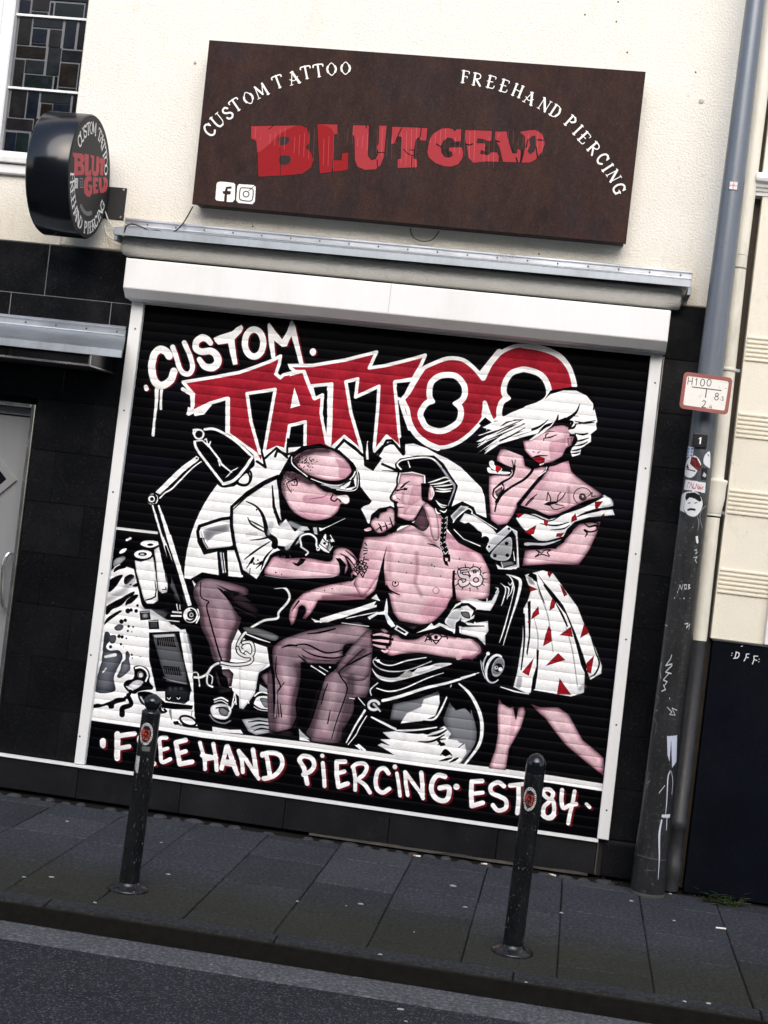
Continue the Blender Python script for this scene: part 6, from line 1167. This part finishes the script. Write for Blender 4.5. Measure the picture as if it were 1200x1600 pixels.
for zc_ in (2.651, 2.277, 1.903, 1.516):
    for i in range(6):
        z = zc_ - .056 + i * .0215; sweep_x('moulded_band', [(-.05, z), (-.0585, z + .004), (-.0595, z + .009), (-.0585, z + .014), (-.05, z + .0165)], plx0 + .008, plx1 - .012, M_cream, pil, bevel=0)
# ---- capital
cap = sweep_x('capital', [(.02, 3.40), (-.055, 3.40), (-.058, 3.415), (-.066, 3.42), (-.07, 3.432), (-.08, 3.437), (-.085, 3.452), (-.105, 3.462), (-.11, 3.475), (-.105, 3.495), (-.09, 3.505), (.02, 3.51)], plx0 - .045, plx1 + .05, M_white, nb, bevel=0)
box('upper_pilaster', plx0 - .012, plx1, -.03, .03, 3.51, 6.2, M_cream, nb, bevel=.003)
wx0 = 3.305
wn = box('window_surround', wx0 + .0, wx0 + .14, -.085, .03, 1.24, 2.0, M_white, nb, bevel=.003)
pn2 = box('wall_panel', 3.25, 3.29, -.056, -.05, 2.44, 2.49, M_cream, nb, bevel=.001)
NB = -.075
nc = Canvas(500, 500, (10, 14, 22), lambda p: np.stack([(at_many(p, NB)[:, 0] - 3.05) * 1000, (1.24 - at_many(p, NB)[:, 1]) * 1000], 1), 3.1)
nc.tile(1080, 960, 8); S = nc.S; WW = (220, 222, 224)
for q in ('565,470 545,545', '560,468 600,485 598,520 575,545 530,550', '690,495 685,540 660,582', '690,495 725,495', '685,535 715,540', '785,520 785,570 765,620', '785,520 832,522', '785,565 820,575'): S(WW, 13, q, sm=False)
for x, y in ((512, 485), (505, 512), (850, 560), (845, 592)): nc.dot(WW, x, y, 7)
nc.P(WW, '615,400 640,388 650,395 630,405'); nc.P((150, 152, 156), '175,395 215,365 215,395'); 
imn = canvas_image('chalk_scribble', nc, True); add_print(M_navy, imn)
uvn2 = lambda co: np.stack([(co[:, 0] - 3.05) / .5, (co[:, 2] - (1.24 - .5)) / .5], 1)
bs = box('base_panel', plx0 + .012, 9, NB, .3, .0, 1.229, M_navy, nb, bevel=.002, uv=uvn2); box('base_cap', plx0 + .008, 9, NB - .006, .3, 1.2295, 1.2365, M_pdk, nb, bevel=.001)

# ================================================================ bollards
M_bol = mat('bollard_paint', (.006, .0065, .0075), .26, var=.3, scale=16, fine=60, bmp=.2, bdist=.002, spec=.5, dirt=(.022, .0215, .020), dirt_amt=.5, stretch=(1, 1, .4), speck=.35)
def wear(m):
    t = m.node_tree; b = t.nodes['Principled BSDF']; old = b.inputs['Base Color'].links[0].from_socket
    n_ = noise(t, coords(t, 'world', (1, 1, .5)), 55, 6, .6); t.links.new(mixc(t, ramp(t, n_, ((.655, 0.0), (.69, .85))), old, (.20, .19, .175)), b.inputs['Base Color'])
wear(M_bol)
def sticker_canvas(seed, extra):
    c = Canvas(512, 512, (20, 20, 22), lambda p: (p + 1) * 256, 256.0); c.al[:] = 0
    c.P((235, 235, 232), c.ell(0, 0, .98, .98)); c.P((18, 18, 20), c.ell(0, 0, .74, .74))
    for i in range(34):
        a_ = i * 6.2832 / 34; c.S((20, 20, 22), .07, [[.79 * math.cos(a_), .79 * math.sin(a_)], [.93 * math.cos(a_ + .06), .93 * math.sin(a_ + .06)]])
    for txt, y in (('BLUT', -.2), ('GELD', .22)):
        for i, ch in enumerate(txt):
            for w_ in (.17, .2): glyph(c, (200, 74, 60), ch, -.46 + .31 * i, y + .03 * i, .42, 0, w_, 1.25)
    return canvas_image('bollard_sticker', c, True)
imst = sticker_canvas(1, 0)
M_stk, t, b = new_mat('sticker_print'); t.links.new(M_stk.node_tree.nodes.new('ShaderNodeRGB').outputs[0], b.inputs['Base Color']); t.nodes['RGB'].outputs[0].default_value = (.02, .02, .022, 1); b.inputs['Roughness'].default_value = .4; add_print(M_stk, imst)
t = M_stk.node_tree; b = t.nodes['Principled BSDF']; old = b.inputs['Base Color'].links[0].from_socket; t.links.new(mixc(t, ramp(t, noise(t, coords(t), 90, 6, .7), ((.52, 0.0), (.6, .85))), old, (.035, .03, .03)), b.inputs['Base Color'])
def patch(name, cx, cy, r, a0, a1, z0, z1, m, parent, round_=False, n_=16):
    """a thin sheet bent round an upright cylinder"""
    V = []; UV = []; Fc = []; am, zm = (a0 + a1) / 2, (z0 + z1) / 2
    if round_:
        V.append((cx + r * math.cos(am), cy + r * math.sin(am), zm)); UV.append((.5, .5)); rings = 4
        for j in range(1, rings + 1):
            for i in range(24):
                q_ = i / 24 * 6.28319; a_ = am + (a1 - a0) / 2 * j / rings * math.cos(q_); z = zm + (z1 - z0) / 2 * j / rings * math.sin(q_); V.append((cx + r * math.cos(a_), cy + r * math.sin(a_), z)); UV.append((.5 + .5 * j / rings * math.cos(q_), .5 + .5 * j / rings * math.sin(q_)))
        Fc = [(0, 1 + i, 1 + (i + 1) % 24) for i in range(24)] + [(1 + j * 24 + i, 1 + j * 24 + (i + 1) % 24, 1 + (j + 1) * 24 + (i + 1) % 24, 1 + (j + 1) * 24 + i) for j in range(rings - 1) for i in range(24)]
    else:
        for i in range(n_ + 1):
            a_ = a0 + (a1 - a0) * i / n_
            for z, v_ in ((z0, 0), (z1, 1)): V.append((cx + r * math.cos(a_), cy + r * math.sin(a_), z)); UV.append((i / n_, v_))
        Fc = [(2 * i, 2 * i + 2, 2 * i + 3, 2 * i + 1) for i in range(n_)]
    me = bpy.data.meshes.new(name); og = np.array([cx, cy, z0]); me.from_pydata([tuple(np.array(q_) - og) for q_ in V], [], Fc); me.materials.append(m); me.polygons.foreach_set('use_smooth', [True] * len(Fc))
    L = me.uv_layers.new(name='UVMap'); L.data.foreach_set('uv', np.array([UV[l.vertex_index] for l in me.loops], np.float32).ravel()); o = bpy.data.objects.new(name, me); o.location = og; return link(o, parent)
def bollard(x, y, ball, label):
    bo = thing('bollard', (x, y, 0), label, 'bollard', 'black bollards at the edge of the pavement')
    H = .79; s_ = .935
    if ball: sp = [(.735, .0385), (.742, .0385), (.744, .031), (.750, .029)] + [(.778 + .0345 * -math.cos(a_), max(.012, .0355 * math.sin(a_))) for a_ in np.linspace(.55, 3.02, 14)]
    else: sp = [(.712, .0385), (.716, .0375), (.720, .0385)] + [(.745 + .048 * math.sin(a_), .0385 * math.cos(a_) + .0005) for a_ in np.linspace(0, 1.5, 12)]
    lean = (.012 if ball else .008); tp = (x + lean, y, H)
    lathe('post', (x, y, 0), tp, [(0, .041), (.02, .041), (.3, .040), (.5, .0395)] + [(sp[0][0], sp[0][1])], M_bol, bo, n=36)
    k_ = sp[0][0] / H; cp = (x + lean * k_, y, sp[0][0]); o = lathe('cap', cp, (x + lean, y, H), [(a_ - sp[0][0], b_) for a_, b_ in sp], M_black, bo, n=36)
    lathe('foot_flange', (x, y, 0), (x, y, 1), ((0, .083), (.006, .084), (.012, .078), (.018, .058), (.024, .047), (.03, .045), (.034, .0415)), M_bol, bo, n=36)
    ta = math.atan2(CAM[1] - y, CAM[0] - x); return bo, ta
b1, ta = bollard(.7075, -1.5, True, 'black bollard with a ball top, in front of the left part of the shutter')
def bz(px, py, x, y): return at(px, py, y)[1]
z = bz(228, 1147, 0, -1.54); patch('round_sticker', .7175, -1.5, .0403, ta - .16 - .85, ta - .16 + .62, z - .047, z + .047, M_stk, b1, True)
M_pap = mat('torn_paper', (.6, .6, .6), .7, var=.2, scale=40, dirt=(.1, .1, .1), dirt_amt=.9)
z = bz(216, 1195, 0, -1.54); patch('torn_sticker', .7165, -1.5, .0404, ta - 1.25, ta - .62, z - .035, z + .035, M_pap, b1)
z = bz(235, 1172, 0, -1.54); patch('worn_sticker', .7165, -1.5, .0403, ta - .5, ta + .35, z - .008, z + .012, mat('worn_paper', (.12, .12, .115), .8, var=.6, scale=60), b1)
b2, ta = bollard(2.298, -1.546, False, 'black bollard with a domed top, in front of the right end of the shutter')
z = bz(829, 1249, 0, -1.585); patch('round_sticker', 2.3055, -1.546, .0401, ta - .2 - .78, ta - .2 + .66, z - .048, z + .048, M_stk, b2, True)

# ================================================================ litter, weed
M_cig = mat('cigarette_paper', (.75, .73, .68), .7, var=.1); M_filt = mat('cigarette_filter', (.5, .3, .13), .8, var=.1)
ci = 0
for px, py, an, ln, lab in ((650, 1337.5, .1, .035, 'cigarette butt lying by the setts in front of the plinth, middle of the shutter'), (755, 1350, .2, .03, 'cigarette butt by the wall just left of the right bollard'), (862, 1367, -.5, .035, 'yellowish cigarette butt by the wall just right of the right bollard'), (1124, 1450.5, .15, .045, 'long cigarette butt on the joint of the slabs right of the grey pole')):
    x, y = on_ground(px, py, .005); ca, sa = math.cos(an), math.sin(an)
    cg = thing('cigarette_butt', (x, y, .001), lab, 'cigarette butt', 'cigarette butts dropped on the pavement')
    lathe('paper', (x, y, .006), (x + ln * .65 * ca, y + ln * .65 * sa, .006), ((0, .0042), (ln * .65, .0042)), M_cig, cg, n=10); lathe('filter', (x - ln * .35 * ca, y - ln * .35 * sa, .006), (x, y, .006), ((0, .0043), (ln * .35, .0043)), M_filt if ci != 3 else M_cig, cg, n=10); ci += 1
M_gum = mat('chewing_gum', (.30, .31, .31), .7, var=.15, scale=30)
def blob(name, x, y, z, r, hgt, m, label, cat, group=None, n_=9):
    P = [(x + r * math.cos(i / n_ * 6.283) * rnd.uniform(.6, 1.25), y + r * .8 * math.sin(i / n_ * 6.283) * rnd.uniform(.6, 1.25)) for i in range(n_)]
    o = mesh(name, [(a, b_, z) for a, b_ in P] + [(x + (a - x) * .6, y + (b_ - y) * .6, z + hgt) for a, b_ in P], [(i, (i + 1) % n_, n_ + (i + 1) % n_, n_ + i) for i in range(n_)] + [tuple(range(n_, 2 * n_))], m)
    return tag(o, label, cat, group)
GG = 'pale scraps of paper and gum trodden onto the ground'
for px, py, r, lab in ((37, 1371, .010, 'pale gum on the slabs near the left edge of the photo'), (81, 1371, .012, 'pale gum left of the left bollard, the nearer of two'), (263, 1366.5, .014, 'white scrap right of the left bollard, largest one on the slabs'), (252, 1317, .006, 'small white speck on the slab behind the left bollard'), (564, 1413, .013, 'flattened pale gum on the slabs before the middle of the shutter'), (541, 1416, .005, 'tiny pale gum beside the flattened one before the middle of the shutter'), (465, 1409, .007, 'pale gum on the joint left of the middle slabs'),
                      (647, 1457, .005, 'tiny white speck near the kerb between the two bollards'), (594, 1491.5, .009, 'pale flattened gum on the kerb left of the right bollard'), (708, 1384.5, .020, 'wide worn pale stain of gum left of the right bollard'), (727, 1418, .010, 'pale gum just left of the right bollard'), (877, 1427, .010, 'white gum on the joint right of the right bollard'), (986, 1408, .012, 'pale scrap at the foot of the grey pole, on its left'),
                      (1070, 1565, .009, 'white speck on the kerb below the grey pole'), (1107, 1568, .014, 'larger pale gum on the kerb at the lower right corner'), (1053, 1439, .009, 'pale scrap on the slab joint below the grey pole'), (1047, 1397, .012, 'white paper scrap right behind the foot of the grey pole'), (822, 1535, .008, 'pale gum on the kerb below the right bollard'), (105, 1284, .010, 'pale stain on a far slab at the left'), (148, 1411, .008, 'pale gum at the kerb joint left of the left bollard')):
    x, y = on_ground(px, py); blob('gum_spot', x, y, .0005 + (.001 if y > -1.78 else 0), r, .0025, M_gum, lab, 'gum spot', GG)
for px, py, r, lab in ((626, 1577, .014, 'oval pale gum on the asphalt below the middle of the kerb'), (634, 1596, .008, 'pale gum at the very bottom edge, on the asphalt'), (330, 1510, .006, 'small pale speck on the gutter strip'), (382, 1503, .006, 'small dark and pale speck in the gutter below the left bollard')):
    x, y = on_ground(px, py, GZ); blob('gum_spot', x, y, GZ + .006 * (y > -2.09) + .0005, r, .002, M_gum, lab, 'gum spot', GG)
x, y = on_ground(1098, 1388, .0); blob('paper_scrap', x, y + .02, .002, .024, .014, M_gum, 'crumpled white paper at the foot of the navy base, left of the weed', 'paper')
wx, wy = on_ground(1122, 1412); wy = min(wy, -.09)
weed = thing('weed', (wx, wy, 0), 'small green weed growing where the navy base meets the pavement', 'plant')
M_leaf = [mat('weed_leaf_%d' % i, c, .6, var=.2, scale=40) for i, c in enumerate(((.06, .11, .02), (.10, .13, .04), (.035, .07, .015)))]
for i in range(80):
    an = rnd.uniform(-.3, 3.5) + math.pi * .0; L_ = rnd.uniform(.05, .15); up_ = rnd.uniform(.1, .75); bx_, by_ = wx + rnd.uniform(-.07, .09), wy + rnd.uniform(-.02, .03); dx_, dy_ = math.cos(an) * L_ * (1 - up_ * .6), -abs(math.sin(an)) * L_ * .5; w = .0055
    px_, py2 = -dy_ / L_ * w, dx_ / L_ * w
    V = [(bx_ - px_, by_ - py2, .001), (bx_ + px_, by_ + py2, .001), (bx_ + dx_ * .5 + px_, by_ + dy_ * .5 + py2, L_ * up_ * .6), (bx_ + dx_ * .5 - px_, by_ + dy_ * .5 - py2, L_ * up_ * .6), (bx_ + dx_, by_ + dy_, L_ * up_ * .75)]
    mesh('blade', V, [(0, 1, 2, 3), (3, 2, 4)], M_leaf[i % 3], weed)
# debris at the wall's foot
V = []; Fc = []
for i in range(420):
    x = rnd.uniform(-1.0, 3.4); y = rnd.gauss(-.05, .03) if x < 2.7 else rnd.gauss(-.11, .035); s_ = rnd.uniform(.002, .008); k_ = len(V); z = -.034 if x < 2.66 and y > -.13 else .001
    if y > -.032: y = -.034
    V += [(x + rnd.uniform(-s_, s_), y + rnd.uniform(-s_, s_), z), (x + s_, y, z), (x, y + s_, z), (x, y, z + s_ * 1.1)]; Fc += [(k_, k_ + 1, k_ + 3), (k_ + 1, k_ + 2, k_ + 3), (k_ + 2, k_, k_ + 3)]
tag(mesh('grit', V, Fc, mat('grit_crumbs', (.05, .048, .042), .9, var=.5, scale=90)), 'dark grit and crumbs gathered along the foot of the wall', 'grit', kind='stuff')

# ================================================================ the houses across the street (seen only as reflections)
M_opp = [mat('opposite_wall_%d' % i, c, .9, var=.1) for i, c in enumerate(((.10, .09, .08), (.14, .125, .11)))]; M_win = mat('opposite_glass', (.02, .025, .03), .1, var=.1)
for j, (x0, x1, h, lab) in enumerate(((-13, -1.5, 8.0, 'brown house across the street, opposite the round sign'), (-1.48, 7, 7.2, 'grey brown house across the street, opposite the shutter'), (7.02, 15.5, 8.4, 'brown house across the street, opposite the cream neighbour'))):
    ho = thing('opposite_house', ((x0 + x1) / 2, -15, 0), lab, 'building', 'houses on the other side of the street')
    box('house_front', x0, x1, -17, -14, GZ, h, M_opp[j % 2], ho, bevel=0); box('cornice', x0, x1, -14.0, -13.85, h - .3, h - .05, M_opp[1 - j % 2], ho, bevel=0)
    xx = x0 + .8
    while xx < x1 - 1.2:
        for zz in (.9, 4.0): w_ = box('window', xx, xx + 1.0, -13.998, -13.95, zz, zz + 1.5, M_frame, ho, bevel=0); box('pane', xx + .06, xx + .94, -13.949, -13.94, zz + .06, zz + 1.44, M_win, w_, bevel=0)
        xx += 2.0
tag(box('far_pavement', -14, 16, -13.84, -11.8, GZ - .2, .02, M_slab[0], bevel=0), kind='structure')
